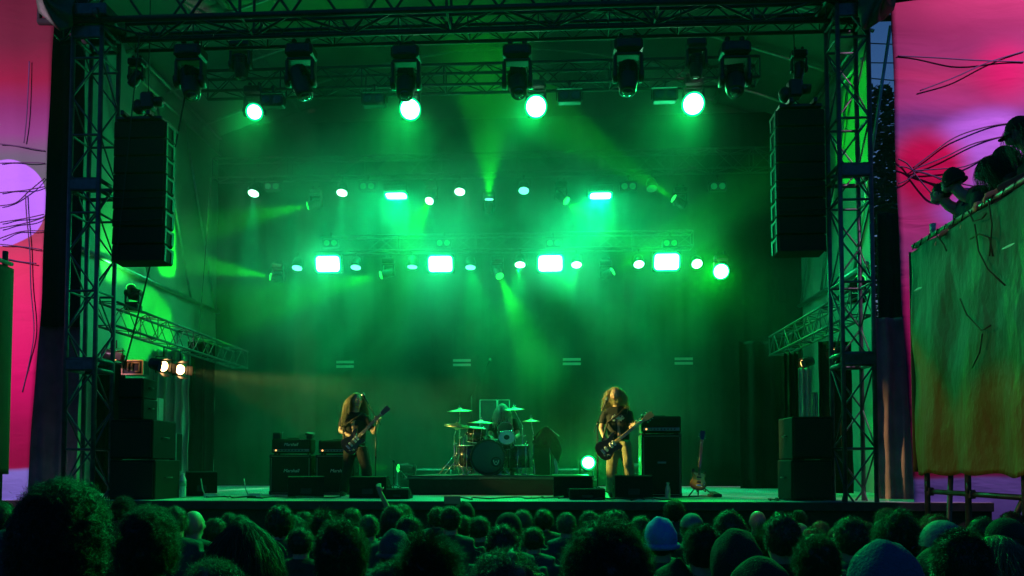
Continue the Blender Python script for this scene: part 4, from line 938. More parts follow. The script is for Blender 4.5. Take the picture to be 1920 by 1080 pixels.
def cymbal(label, c, r, tilt, base, name='cymbal_stand', hh=False):
    c = Vector(c); root = thing(name, label, 'cymbal stand', (base[0], base[1], RT+.004), 'cymbal stands of the kit'); off = c-root.location
    R = tilt
    def cy(cc, f, nm):
        q = MB(); q.lathe([(r, -.0*f), (r*.7, .012*f), (r*.3, .026*f), (r*.16, .034*f), (r*.12, .052*f), (.012, .056*f)], cc, R, 32); o = q.build(nm, M_BRASS, root); s = o.modifiers.new('s', 'SOLIDIFY'); s.thickness = .003; return o
    cy(off, 1, 'cymbal')
    if hh: cy(off-R @ Vector((0, 0, .02)), -1, 'cymbal')
    q = MB(); q.cyl(off+R @ Vector((0, 0, .066)), R @ Vector((0, 0, 1)), .022, .024, 12); q.cyl(off+R @ Vector((0, 0, .095)), R @ Vector((0, 0, 1)), .01, .03, 8); q.build('felt_and_nut', M_CHROME, root)
    pole = Vector((0, 0, off.z*.75)) if not hh else Vector((0, 0, off.z*.8))
    q = MB(); q.tube([(0, 0, .08), pole], .012, 8); q.tube([pole, off], .009, 8)
    for f in (.25, .5, .8): q.cyl(pole*f, (0, 0, 1), .02, .05, 10); q.cyl(pole*f+Vector((.03, -.01, 0)), (1, 0, 0), .012, .03, 8)
    q.build('pole', M_CHROME, root)
    for k in range(3):
        a = k*2*PI/3+.9+base[0]; q = MB(); q.tube([(0, 0, .34), (math.cos(a)*.27, math.sin(a)*.27, .012)], .010, 6); q.tube([(0, 0, .12), (math.cos(a)*.14, math.sin(a)*.14, .175)], .007, 6); q.build('leg', M_CHROME, root)
    return root
def bx(px, Y): return (P(px, 880, Y).x, Y)
cymbal('crash cymbal at the upper left of the kit', P(862, 771, 12.7), .225, Rx(.12) @ Ry(-.03), bx(862, 12.85))
cymbal('second cymbal lower at the far left of the kit, tilted', P(857, 798, 12.6), .225, Rx(.10) @ Ry(.12), bx(852, 12.7), 'hi_hat_stand', True)
cymbal('cymbal left of the drummer above the bass drum', P(902, 793, 12.6), .235, Rx(.1) @ Ry(.02), bx(908, 12.95))
cymbal('cymbal right in front of the face of the drummer', P(964, 768, 13.0), .185, Rx(.16) @ Ry(-.03), bx(980, 13.1))
cymbal('small cymbal at the right of the kit', P(996, 790, 12.8), .155, Rx(.12), bx(1000, 12.95))
# drumsticks
for (a, b, lab) in ((LD['wrl'], Vector((.02, -.3, .04)), 'drumstick in the right hand of the drummer'), (LD['wrr'], Vector((-.05, -.3, .05)), 'drumstick in the left hand of the drummer')):
    w_ = dm.location+a+Vector((0, -.09, 0)); q = MB(); q.tube([w_-b*.3, w_+b*.8, w_+b], [.008, .007, .005], 6); tag(q.build('drumstick', mat('hickory', (.5, .35, .18), .5)), lab, 'drumstick')
# stool, pedal cluster
c = P(944, 862, 13.4); t = thing('drum_stool', 'round black stool under the drummer', 'stool', (c.x, 13.46, RT+.004)); q = MB(); q.lathe([(.16, .42), (.17, .45), (.17, .49), (.15, .51)], (0, 0, 0), None, 20); q.build('seat', M_TOLEX, t); q = MB(); q.tube([(0, 0, .1), (0, 0, .43)], .02, 8); q.build('pole', M_CHROME, t)
for k in range(3): q = MB(); q.tube([(0, 0, .2), (math.cos(k*2.1)*.22, math.sin(k*2.1)*.22, .012)], .012, 6); q.build('leg', M_CHROME, t)
c = P(928, 884, 12.9); t = thing('kick_pedal', 'chrome kick pedal behind the bass drum', 'drum pedal', (c.x, 12.95, RT+.004)); q = MB(); q.box((0, 0, .03), (.1, .3, .02), Rx(.15), .004); q.build('footboard', M_CHROME, t); q = MB(); q.tube([(0, -.15, .03), (0, -.15, .22)], .01, 6); q.ell((0, -.17, .24), (.025, .02, .03)); q.build('beater', M_CHROME, t)
# microphones clipped round the kit
for px, py, Y, lab in ((870, 812, 12.5, 'small microphone at the left tom'), (912, 818, 12.45, 'small microphone over the bass drum rim'), (985, 828, 12.5, 'small microphone at the right of the kit'), (939, 884, 12.2, 'microphone in front of the bass drum')):
    c = P(px, py, Y); t = thing('drum_microphone', lab, 'microphone', (c.x, Y, RT+.004)); h = max(.05, c.z-RT)
    q = MB(); q.tube([(0, 0, 0), (0, 0, h*.9), (.03, .05, h)], .006, 6); q.cyl((0, 0, .01), (0, 0, 1), .07, .015, 14); q.build('stand', M_CHROME, t); q = MB(); q.tube([(.03, .05, h), (.05, .11, h-.03)], [.018, .012], 8); q.build('capsule', M_BODY, t)
# clear screen behind the drummer
c1 = P(900, 750, 14.0); c2 = P(955, 795, 14.0)
t = thing('acrylic_screen', 'clear folding screen with bright edges behind the drummer', 'screen', ((c1.x+c2.x)/2, 14.0, DECK))
gm = bpy.data.materials.new('clear_acrylic'); gm.use_nodes = True; b = gm.node_tree.nodes['Principled BSDF']; b.inputs['Base Color'].default_value = (.35, .55, .45, 1); b.inputs['Roughness'].default_value = .12; b.inputs['Alpha'].default_value = .22
nz = nd(gm.node_tree, 'ShaderNodeTexNoise'); mr_ = nd(gm.node_tree, 'ShaderNodeMapRange'); mr_.inputs[3].default_value = .15; mr_.inputs[4].default_value = .3; gm.node_tree.links.new(nz.outputs[0], mr_.inputs[0]); gm.node_tree.links.new(mr_.outputs[0], b.inputs['Alpha'])
w_ = c2.x-c1.x; H = c1.z-DECK
for k, (a, b_) in enumerate(((-w_/2, .04), (.06, w_/2))):
    q = MB(); q.box(((a+b_)/2, 0, H*.62), (b_-a, .008, H*.74)); pn = q.build('panel', gm, t)
    q = MB()
    for x in (a, b_): q.tube([(x, 0, H*.25), (x, 0, H)], .007, 6)
    q.tube([(a, 0, H), (b_, 0, H)], .007, 6); q.build('edge', M_PET, pn)
q = MB(); q.tube([(-w_/2, 0, 0), (-w_/2, 0, H*.3)], .01, 6); q.build('leg', M_ALU, t); q = MB(); q.tube([(w_/2, 0, 0), (w_/2, 0, H*.3)], .01, 6); q.build('leg', M_ALU, t)
# monitor box right of the kit with a jacket thrown over a stand
A = P(1000, 834, 12.9); B = P(1036, 834, 12.9)
t = thing('drum_monitor', 'dark drum monitor box with a bright top edge right of the kit', 'monitor speaker', ((A.x+B.x)/2, 12.9, RT+.004)); H = A.z-RT; W_ = B.x-A.x
q = MB(); q.box((0, .2, H/2), (W_, .4, H), None, .012); q.build('cabinet', M_TOLEX, t); q = MB(); q.box((0, -.005, H*.48), (W_*.9, .012, H*.8)); q.build('grille', M_GRILL, t); q = MB(); q.box((0, .0, H+.008), (W_*1.02, .05, .012), None, .003); q.build('edge_strip', M_ALU, t)
random.seed(5)
c = P(1027, 810, 12.8); t = thing('draped_jacket', 'black jacket draped over a stand at the right of the drum kit', 'jacket', (c.x, 12.8, RT+.004)); zt = P(1025, 800, 12.8).z-RT; x0 = P(1000, 800, 12.8).x-c.x; x1 = P(1051, 800, 12.8).x-c.x
def jk(u, v):
    x = x0+(x1-x0)*u; top = zt*(1-.28*(abs(u-.45)/.55)**1.6*1.1); bot = .62*zt if u < .55 else .62*zt-(u-.55)/.45*zt*.42
    return (x+.02*math.sin(v*7+u*5), .02*math.sin(u*17)+.03*math.sin(u*9+v*3)-.03*v, top+(bot-top)*v)
q = MB(); q.grid(26, 14, jk); solidify(q.build('cloth', M_TEE, t), .02)
q = MB(); q.tube([(.05, .05, 0), (.02, .05, zt*.97)], .012, 6); q.tube([(-.17, .05, zt*.85), (.02, .05, zt*.97), (.2, .05, zt*.8)], .012, 6); q.build('stand', M_CHROME, t)
q = MB(); q.grid(4, 8, lambda u, v: (.12+.05*u+.01*math.sin(v*6), -.03+.01*math.sin(u*5), .02+v*.26)); solidify(q.build('pale_towel', mat('pale_towel', (.5, .6, .52), .9), t), .008)
# low bar behind the riser and the distant edge rail
for (pa, pb, py, lab) in ((745, 845, 881, 'low pale rail behind the left end of the drum riser'), (1042, 1112, 881, 'low pale rail behind the right end of the drum riser')):
    a = P(pa, py, 14.9); b_ = P(pb, py, 14.9); t = thing('floor_rail', lab, 'rail', (a.x, 14.9, DECK+.004)); q = MB(); q.tube([(0, 0, a.z-DECK), (b_.x-a.x, 0, a.z-DECK)], .018, 6); q.build('bar', M_ALU, t)
    for k in (0, 1): q = MB(); q.tube([((b_.x-a.x)*k, 0, 0), ((b_.x-a.x)*k, 0, a.z-DECK)], .015, 6); q.build('post', M_ALU, t)
# ------------------------------------------------------------------ printed side banners
def print_mat(name, stops, shapes, rough=.75, fold=.35):
    """cloth print: vertical colour stops in metres of height plus round patches. stops: [(z, colour)], shapes: [(y-plane x, z, r, soft, colour)]"""
    m = bpy.data.materials.new(name); m.use_nodes = True; nt = m.node_tree; b = nt.nodes['Principled BSDF']; b.inputs['Roughness'].default_value = .95; b.inputs['Specular IOR Level'].default_value = .05
    g_ = nd(nt, 'ShaderNodeNewGeometry'); sp = nd(nt, 'ShaderNodeSeparateXYZ')
    tc = nd(nt, 'ShaderNodeTexCoord'); n = nd(nt, 'ShaderNodeTexNoise'); n.inputs['Scale'].default_value = .8; nt.links.new(tc.outputs['Object'], n.inputs['Vector'])
    off = nd(nt, 'ShaderNodeVectorMath', operation='MULTIPLY_ADD'); off.inputs[1].default_value = (.16, .16, .16); nt.links.new(n.outputs['Color'], off.inputs[0]); nt.links.new(tc.outputs['Object'], off.inputs[2])
    nt.links.new(off.outputs[0], sp.inputs[0])
    z0, z1 = stops[0][0], stops[-1][0]
    mr = nd(nt, 'ShaderNodeMapRange'); mr.inputs[1].default_value = z0+.08; mr.inputs[2].default_value = z1+.08; nt.links.new(sp.outputs[2], mr.inputs[0])
    cr = nd(nt, 'ShaderNodeValToRGB'); el = cr.color_ramp.elements
    el[1].position = 1.0; el[1].color = (*stops[-1][1], 1); el[0].position = 0.0; el[0].color = (*stops[0][1], 1)
    for (z, c) in stops[1:-1]: e = el.new((z-z0)/(z1-z0)); e.color = (*c, 1)
    nt.links.new(mr.outputs[0], cr.inputs[0]); last = cr.outputs[0]
    for (x, z, r, soft, c) in shapes:
        d = nd(nt, 'ShaderNodeVectorMath', operation='DISTANCE'); cb = nd(nt, 'ShaderNodeCombineXYZ'); sp2 = nd(nt, 'ShaderNodeSeparateXYZ'); nt.links.new(tc.outputs['Object'], sp2.inputs[0])
        nt.links.new(sp2.outputs[0], cb.inputs[0]); nt.links.new(sp2.outputs[2], cb.inputs[2]); nt.links.new(cb.outputs[0], d.inputs[0]); d.inputs[1].default_value = (x, 0, z)
        q = nd(nt, 'ShaderNodeMapRange', interpolation_type='SMOOTHSTEP'); q.inputs[1].default_value = r-soft; q.inputs[2].default_value = r+soft; q.inputs[3].default_value = 1; q.inputs[4].default_value = 0
        nt.links.new(d.outputs['Value'], q.inputs[0]); mx = nd(nt, 'ShaderNodeMix', data_type='RGBA'); nt.links.new(q.outputs[0], mx.inputs[0]); nt.links.new(last, mx.inputs[6]); mx.inputs[7].default_value = (*c, 1); last = mx.outputs[2]
    nt.links.new(last, b.inputs['Base Color'])
    nb = nd(nt, 'ShaderNodeTexNoise'); nb.inputs['Scale'].default_value = 1.6; nb.inputs['Detail'].default_value = 3; nb.inputs['Distortion'].default_value = .5
    mp = nd(nt, 'ShaderNodeMapping'); mp.inputs['Scale'].default_value = (.5, 1, 1.6); nt.links.new(tc.outputs['Object'], mp.inputs[0]); nt.links.new(mp.outputs[0], nb.inputs['Vector'])
    bp = nd(nt, 'ShaderNodeBump'); bp.inputs['Strength'].default_value = fold; bp.inputs['Distance'].default_value = .12; nt.links.new(nb.outputs[0], bp.inputs['Height']); nt.links.new(bp.outputs[0], b.inputs['Normal'])
    return m
BY = 10.0
def bz(py, Y=BY): return HORIZON and 2+(HORIZON-py)/F_PX*Y
root = thing('printed_banner', 'tall pink and purple printed banner hanging left of the stage', 'banner', (P(45, 500, BY).x, BY, 0), 'printed banners beside the stage')
ox = root.location.x
mL = print_mat('left_banner_print', [(bz(1010), (0.1267, 0.1582, 0.486)), (bz(880), (0.2638, 0.3321, 0.7891)), (bz(873), (0.3164, 0.0086, 0.0689)), (bz(800), (0.3618, 0.0079, 0.0857)), (bz(700), (0.6116, 0.0086, 0.1434)), (bz(560), (0.6116, 0.0303, 0.1434)), (bz(480), (0.5494, 0.0472, 0.115)), (bz(420), (0.2745, 0.0574, 0.0902)), (bz(330), (0.0818, 0.1444, 0.115)), (bz(265), (0.103, 0.1266, 0.1434)), (bz(220), (0.169, 0.0574, 0.1754)), (bz(170), (0.1543, 0.0303, 0.115)), (bz(110), (0.1846, 0.0126, 0.043)), (bz(30), (0.103, 0.0175, 0.0359)), (bz(-120), (0.092, 0.0126, 0.0295))],  # two lowest stops brightened to make up for light falling off
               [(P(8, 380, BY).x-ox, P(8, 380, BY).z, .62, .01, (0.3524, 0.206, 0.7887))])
def edgeL(z):
    py = HORIZON-(z-2)/BY*F_PX
    return np.interp(py, [-100, 0, 270, 540, 880, 1000], [91, 90, 84, 77, 66, 62])
def sheet(lo, hi, edge, x_out, side, Y, amp=.02):
    def fn(u, v):
        z = lo+(hi-lo)*v; xe = P(edge(z), 500, Y).x; x = x_out+(xe-x_out)*u
        return (x, Y+amp*math.sin(u*21+z*1.3)+amp*1.5*noise.noise(Vector((x*1.3, z*.9, side))), z)
    return fn
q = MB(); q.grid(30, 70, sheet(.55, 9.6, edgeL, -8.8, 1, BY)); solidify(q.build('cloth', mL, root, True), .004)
M_CORD = mat('violet_cord', (.06, .025, .09), .9)
def cordpix(pts, Y, r, m, par, name='cord'):
    q = MB(); P3 = [P(a, b, Y) for a, b in pts]; out = []
    for i in range(len(P3)-1):
        p0 = P3[max(0, i-1)]; p1 = P3[i]; p2 = P3[i+1]; p3 = P3[min(len(P3)-1, i+2)]
        for k in range(5): t_ = k/5; out.append(.5*((2*p1)+(-p0+p2)*t_+(2*p0-5*p1+4*p2-p3)*t_*t_+(-p0+3*p1-3*p2+p3)*t_**3))
    out.append(P3[-1]); q.tube(out, r, 5); return q.build(name, m, par, True)
for pts in ([(0, 270), (40, 275), (84, 283)], [(0, 306), (50, 305), (84, 306)], [(0, 361), (45, 357), (84, 350)], [(0, 386), (30, 380), (55, 358), (84, 334)], [(48, 366), (50, 405), (56, 470), (58, 540), (64, 620), (55, 680), (42, 735)],
            [(0, 417), (45, 410), (82, 402)], [(0, 428), (50, 418), (82, 408)], [(0, 447), (40, 434), (82, 433)], [(0, 458), (45, 463), (78, 468)], [(10, 484), (35, 490), (68, 494)], [(55, 115), (54, 145), (50, 220), (45, 268)]):
    cordpix(pts, BY-.03, .008, M_CORD, root)
root = thing('printed_banner', 'huge pink and violet printed banner right of the stage behind the balcony', 'banner', (P(1800, 500, BY).x, BY, 0), 'printed banners beside the stage')
ox = root.location.x
mR = print_mat('right_banner_print', [(bz(1010), (0.1267, 0.132, 0.4034)), (bz(896), (0.2923, 0.2535, 0.7891)), (bz(889), (0.3858, 0.0144, 0.1022)), (bz(700), (0.5198, 0.0086, 0.1589)), (bz(560), (0.58, 0.0234, 0.2113)), (bz(480), (0.4366, 0.0813, 0.295)), (bz(420), (0.4634, 0.0472, 0.2113)), (bz(300), (0.236, 0.0813, 0.2511)), (bz(230), (0.1403, 0.0472, 0.1929)), (bz(200), (0.2745, 0.0472, 0.1754)), (bz(150), (0.2745, 0.0303, 0.1022)), (bz(100), (0.1846, 0.0303, 0.1022)), (bz(60), (0.169, 0.0234, 0.0792)), (bz(10), (0.236, 0.0303, 0.0902)), (bz(-120), (0.2745, 0.0126, 0.0689))],  # print lightened in its bottom two stops against the flood's falloff
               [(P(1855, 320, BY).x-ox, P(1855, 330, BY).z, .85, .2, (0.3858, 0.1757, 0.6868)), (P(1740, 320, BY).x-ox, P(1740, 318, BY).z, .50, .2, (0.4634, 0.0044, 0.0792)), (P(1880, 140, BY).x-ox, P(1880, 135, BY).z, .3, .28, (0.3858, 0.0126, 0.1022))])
def edgeR(z):
    py = HORIZON-(z-2)/BY*F_PX
    return np.interp(py, [-100, 20, 250, 420, 600, 880, 1010], [1680, 1680, 1681, 1686, 1692, 1702, 1706])
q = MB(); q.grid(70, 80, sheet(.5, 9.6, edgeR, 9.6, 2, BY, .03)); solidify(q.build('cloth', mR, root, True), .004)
for pts in ([(1683, 105), (1750, 108), (1830, 113), (1920, 116)], [(1725, 170), (1790, 145), (1850, 118), (1920, 96)], [(1712, 315), (1745, 290), (1790, 258), (1850, 238), (1920, 228)], [(1712, 318), (1770, 295), (1830, 268), (1920, 248)],
            [(1712, 320), (1760, 317), (1810, 312), (1860, 290), (1920, 266)], [(1712, 322), (1735, 350), (1750, 365), (1770, 372)], [(1712, 320), (1740, 326), (1770, 340)], [(1714, 320), (1750, 330), (1800, 344), (1850, 352), (1920, 350)],
            [(1684, 298), (1700, 306), (1714, 322)], [(1684, 345), (1700, 338), (1716, 326)], [(1684, 312), (1700, 314), (1716, 322)]):
    cordpix(pts, BY-.045, .009, M_CORD, root)
# eyelets along both edges
for (edge, rt_) in ((edgeL, None), (edgeR, root)):
    pass
# banner lights: two LED floods on tall poles in front of the banners, outside the picture, with added, unseen flag boards that keep them off stage and balcony
def bannerlight(L, tgt, edge, ybot, col, pw, lab):
    L = Vector(L); t = thing('led_flood', lab, 'stage light', L, 'banner floodlights'); d = (Vector(tgt)-L).normalized(); R = d.to_track_quat('Z', 'Y').to_matrix()
    q = MB(); q.box(-d*.09, (.05, .05, .12), R, .01); q.build('housing', M_BODY, t); q = MB(); q.box(R @ Vector((0, 0, .003)), (.045, .045, .006), R); q.build('lens', emis('pink_lens', (1, .2, .6), 3), t)
    q = MB(); q.tube([(0, -.1, -L.z), (0, -.1, -.1)], .03, 8); q.build('pole', M_BODY, t)
    e = Vector((edge-L.x, BY-L.y, 0)).normalized(); Re = Matrix((e, Vector((0, 0, 1)).cross(e), Vector((0, 0, 1)))).transposed()
    q = MB(); q.box(e*.6+Vector((.032 if L.x < 0 else -.032, 0, -1.1)), (1.4, .01, 3.2), Re); q.build('barn_door_flag', M_BODY, t)  # added flag board that stops spill towards the stage
    f = Vector((0, ybot[0]-L.y, ybot[1]-L.z)).normalized(); n = Vector((1, 0, 0)).cross(f); Rf = Matrix((Vector((1, 0, 0)), f, n)).transposed()
    q = MB(); q.box(f*.6+Vector((0, -.032, 0)), (2.4, 1.4, .01), Rf); q.build('barn_door_flag', M_BODY, t)  # added lower flap, shading the crowd and balcony people
    lamp_child(spot(L+d*.03, d, col, pw, 120, .3, .018), t)
bannerlight((-8.0, 4.6, 6.6), (-7.8, 10, 4.6), P(84, 500, BY).x+.05, (10, -.6), (1, .5, .8), 2000, 'flood on a pole lighting the left banner')
bannerlight((7.3, 7.0, 9.4), (7.0, 10, 5.4), P(1683, 500, BY).x-.05, (10, -.6), (1, .5, .8), 1500, 'flood on a pole lighting the right banner')
# dark wing cloths and purple lower panels between banner and tower
M_NAVY = mat('navy_black_cloth', (.012, .02, .032), .85, 0, .3, 3, .4, 12)
M_PLUM = mat('plum_cloth', (.34, .16, .26), .85, 0, .35, 2.2, .6, 9)
def panel(name, label, cat, px0, px1, py0, py1, Y, m, amp=.03, lean=0, group=None):
    a = P(px0, py0, Y); b = P(px1, py1, Y); r = thing(name, label, cat, ((a.x+b.x)/2, Y, b.z), group)
    q = MB(); q.grid(30, 40, lambda u, v: (a.x+(b.x-a.x)*u+lean*(1-v), Y+amp*math.sin(u*16)+amp*noise.noise(Vector((u*4, v*5, px0))), b.z+(a.z-b.z)*v)); solidify(q.build('cloth', m, r, True), .006); return r
panel('wing_cloth', 'narrow dark navy cloth column between the left banner and left tower', 'cloth', 72, 150, -60, 612, 10.85, M_NAVY)
panel('plum_panel', 'dull plum cloth panel low between the left banner and left tower', 'cloth', 60, 142, 608, 1000, 10.95, M_PLUM, group='plum cloths')
panel('plum_panel', 'dull plum cloth panel low between the right tower and right banner', 'cloth', 1640, 1720, 596, 990, 11.0, M_PLUM, group='plum cloths')
panel('wing_cloth', 'black cloth strip between the right tower and right banner above the plum panel', 'cloth', 1644, 1712, 400, 600, 11.2, M_NAVY)
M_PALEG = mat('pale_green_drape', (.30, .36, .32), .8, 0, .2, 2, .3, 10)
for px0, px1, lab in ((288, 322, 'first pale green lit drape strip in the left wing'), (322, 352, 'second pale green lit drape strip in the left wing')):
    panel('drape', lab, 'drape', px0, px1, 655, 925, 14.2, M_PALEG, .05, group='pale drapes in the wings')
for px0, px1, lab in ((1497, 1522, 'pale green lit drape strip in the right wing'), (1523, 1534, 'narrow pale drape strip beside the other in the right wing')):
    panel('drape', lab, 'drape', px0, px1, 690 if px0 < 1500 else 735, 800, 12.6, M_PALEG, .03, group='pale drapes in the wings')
for px0, px1, py0, Y, lab in ((352, 400, 640, 14.6, 'black masking curtain at the rear of the left wing'), (1385, 1478, 640, 15.2, 'wide black masking curtain at the rear of the right wing'), (1470, 1500, 660, 12.9, 'black masking curtain left of the pale drape in the right wing'), (1534, 1600, 640, 12.5, 'black masking curtain behind the right speaker stack'), (150, 230, 680, 12.4, 'black masking curtain behind the left tower')):
    panel('masking_curtain', lab, 'curtain', px0, px1, py0, pyz(DECK+.01, Y), Y, M_CURT, .05, group='masking curtains in the wings')
# roof cloth wrapped round the tower heads
M_WRAP = mat('dark_green_roof_cloth', (.05, .09, .06), .6, 0, .3, 3, .7, 7)
for pts, lab in (([(52, -40), (135, -40), (140, 35), (118, 62), (78, 28)], 'dark roof cloth bunched over the left tower head'), ([(1612, -40), (1690, -40), (1672, 22), (1640, 48), (1612, 58)], 'dark roof cloth bunched over the right tower head')):
    r = thing('roof_flap', lab, 'roof cloth', P(*pts[0], 9.8), 'roof cloth flaps'); q = MB(); cc = Vector((0, 0, 0)); PP = [P(a, b, 9.85) for a, b in pts]
    c = sum(PP, Vector())/len(PP); n = len(PP); ring = []
    def flap(u, v):
        t_ = u*n; i = int(t_) % n; f = t_-int(t_); e = PP[i].lerp(PP[(i+1) % n], f); p = c.lerp(e, v)
        return (p.x, p.y-.25*(1-v)**1.0+.05*math.sin(u*30+v*6), p.z)
    q.grid(40, 8, flap); solidify(q.build('cloth', M_WRAP, r, True), .02)
# street cables in the gap and trees behind
for i, (pa, pb, lab) in enumerate((((1560, 76), (1760, 84), 'highest overhead cable crossing the patch of sky'), ((1560, 115), (1760, 116), 'middle overhead cable crossing the patch of sky'), ((1560, 138), (1760, 156), 'lowest overhead cable crossing the patch of sky'))):
    a = P(*pa, 16.5); b = P(*pb, 16.5); a.x -= 0; hang(lab, a, b, .03, .012)
M_BARK = mat('bark', (.05, .04, .03), .9, 0, .3, 8, .6, 20)
M_LEAF = mat('dark_foliage', (.035, .055, .03), .7, 0, .4, 3)
def tree(label, x, y, h, rad, seed):
    rnd = random.Random(seed); r = thing('tree', label, 'tree', (x, y, 0), 'trees behind the stage')
    q = MB(); q.tube([(0, 0, 0), (.1, 0, h*.3), (0, .1, h*.6), (.1, 0, h*.85)], [.22, .17, .11, .04], 8)
    tips = []
    for i in range(14):
        z = h*rnd.uniform(.35, .85); a = rnd.uniform(0, 6.28); L = rad*rnd.uniform(.5, .95); e = Vector((math.cos(a)*L, math.sin(a)*L, z+L*.5)); q.tube([(0, 0, z), e*.5+Vector((0, 0, z*.5+.1)), e], [.06, .04, .015], 5); tips.append(e)
    q.build('trunk', M_BARK, r)
    q = MB()
    for i in range(4200):
        if rnd.random() < .55: c = rnd.choice(tips)+Vector((rnd.gauss(0, .45), rnd.gauss(0, .45), rnd.gauss(0, .4)))
        else:
            a = rnd.uniform(0, 6.28); rr = rad*math.sqrt(rnd.random()); z = rnd.uniform(.3, 1.0); rr *= math.sin(min(1, (1-z)*2.2+.15)*1.5); c = Vector((math.cos(a)*rr, math.sin(a)*rr, h*z))
        if noise.noise(c*.9+Vector((seed, 0, 0))) < -.22: continue
        s_ = rnd.uniform(.07, .15); R = Rz(rnd.uniform(0, 6.28)) @ Rx(rnd.uniform(-1.2, 1.2)); q.add([c+R @ Vector(v)*s_ for v in ((-1, 0, 0), (0, -.55, .1), (1, 0, 0), (0, .55, .1))], [(0, 1, 2, 3)])
    q.build('crown', M_LEAF, r)
for x_, Y_, top_, rad, seed, lab in ((1648, 19, 162, 1.1, 1, 'slim dark tree top seen in the gap right of the right tower'), (1682, 20.5, 178, 1.7, 2, 'broad dark tree behind the right banner edge'), (1668, 23, 215, 2.4, 3, 'big dark tree filling the gap low behind the right tower')):
    c = P(x_, top_, Y_); tree(lab, c.x, Y_, c.z, rad, seed)
# ------------------------------------------------------------------ viewing balcony on scaffold
PX_ = .494*8.5*1.0
Xp = P(1713, 462, 8.5).x; ZR = P(1713, 462, 8.5).z; PZ = ZR-1.02; Y0 = 5.4; Y1 = 8.5; ZC = 1.93
M_SCAF = mat('scaffold_tube', (.07, .075, .075), .5, .6, .3, 9)
root = thing('viewing_balcony', 'raised scaffold balcony hung with green and olive cloth at the right', 'balcony', (Xp, Y1, 0), 'balconies beside the crowd')
q = MB(); q.box((Xp+1.2, (Y0+Y1)/2, PZ-.03), (2.4, Y1-Y0, .06), None, .01); q.build('floor', mat('plywood', (.2, .14, .08), .8), root, True)
for (a, b) in (((Xp, Y0, ZR), (Xp, Y1, ZR)), ((Xp, Y1, ZR), (Xp+2.4, Y1, ZR)), ((Xp, Y0, PZ+.5), (Xp, Y1, PZ+.5))):
    q = MB(); q.tube([a, b], .027, 8); q.build('rail', mat('bare_rail', (.5, .52, .5), .35, .7) , root, True)
def yat(px): return (Xp)/((px-1028)/F_PX) if False else min((abs(P(px, 900, y).x-Xp), y) for y in [5+.01*k for k in range(400)])[1]
for px in (1735, 1811, 1917):
    y = yat(px); q = MB(); q.tube([(Xp+.02, y, 0), (Xp+.02, y, ZR-.02)], .03, 8); q.build('post', M_SCAF, root, True)
    q = MB(); q.tube([(Xp+2.38, y, 0), (Xp+2.38, y, ZR)], .03, 8); q.build('post', M_SCAF, root, True)
ya, yb = yat(1735), yat(1917)
zt = P(1800, 927, (ya+yb)/2).z
q = MB(); q.tube([(Xp+.06, ya+.1, zt), (Xp+.06, yb-.4, zt)], .027, 8); q.build('ledger', M_SCAF, root, True)
q = MB(); q.tube([(Xp+.08, yat(1770), ZC+.1), (Xp+.08, yat(1752), .3)], .027, 8); q.build('brace', M_SCAF, root, True)
q = MB(); q.tube([(Xp+.1, yat(1914), ZC-.05), (Xp+.1, yat(1833), 1.0), (Xp+.1, yat(1800), .4)], .027, 8); q.build('brace', M_SCAF, root, True)
for k, px in enumerate((1735, 1811)):
    q = MB(); q.box((Xp+.04, yat(px), zt), (.07, .09, .09), None, .01); q.cyl((Xp, yat(px)-.03, zt+.06), (0, 0, 1), .012, .1, 6); q.build('coupler', M_SCAF, root, True)
mC = bpy.data.materials.new('green_olive_print'); mC.use_nodes = True; nt = mC.node_tree; b = nt.nodes['Principled BSDF']; b.inputs['Roughness'].default_value = .7
tc = nd(nt, 'ShaderNodeTexCoord'); mp = nd(nt, 'ShaderNodeMapping'); mp.inputs['Scale'].default_value = (.5, 1.25, .6); nt.links.new(tc.outputs['Object'], mp.inputs[0])
n1 = nd(nt, 'ShaderNodeTexNoise'); n1.inputs['Scale'].default_value = .7; n1.inputs['Detail'].default_value = 1.5; n1.inputs['Distortion'].default_value = 1.0; nt.links.new(mp.outputs[0], n1.inputs['Vector'])
sp = nd(nt, 'ShaderNodeSeparateXYZ'); nt.links.new(tc.outputs['Object'], sp.inputs[0])
ma = nd(nt, 'ShaderNodeMath', operation='MULTIPLY_ADD'); ma.inputs[1].default_value = .33; ma.inputs[2].default_value = -.67; nt.links.new(sp.outputs[2], ma.inputs[0])
ad = nd(nt, 'ShaderNodeMath', operation='ADD'); nt.links.new(ma.outputs[0], ad.inputs[0]); nt.links.new(n1.outputs[0], ad.inputs[1])
cr = nd(nt, 'ShaderNodeValToRGB'); cr.color_ramp.elements[0].position = .5; cr.color_ramp.elements[0].color = (.15, .08, .002, 1); cr.color_ramp.elements[1].position = .95; cr.color_ramp.elements[1].color = (.01, .15, .08, 1)
e = cr.color_ramp.elements.new(.66); e.color = (.13, .12, .004, 1); e = cr.color_ramp.elements.new(.78); e.color = (.012, .12, .02, 1)
nt.links.new(ad.outputs[0], cr.inputs[0]); nt.links.new(cr.outputs[0], b.inputs['Base Color'])
n3 = nd(nt, 'ShaderNodeTexNoise'); n3.inputs['Scale'].default_value = 3; n3.inputs['Detail'].default_value = 5; nt.links.new(mp.outputs[0], n3.inputs['Vector']); bp = nd(nt, 'ShaderNodeBump'); bp.inputs['Strength'].default_value = .9; bp.inputs['Distance'].default_value = .08; nt.links.new(n3.outputs[0], bp.inputs['Height']); nt.links.new(bp.outputs[0], b.inputs['Normal'])
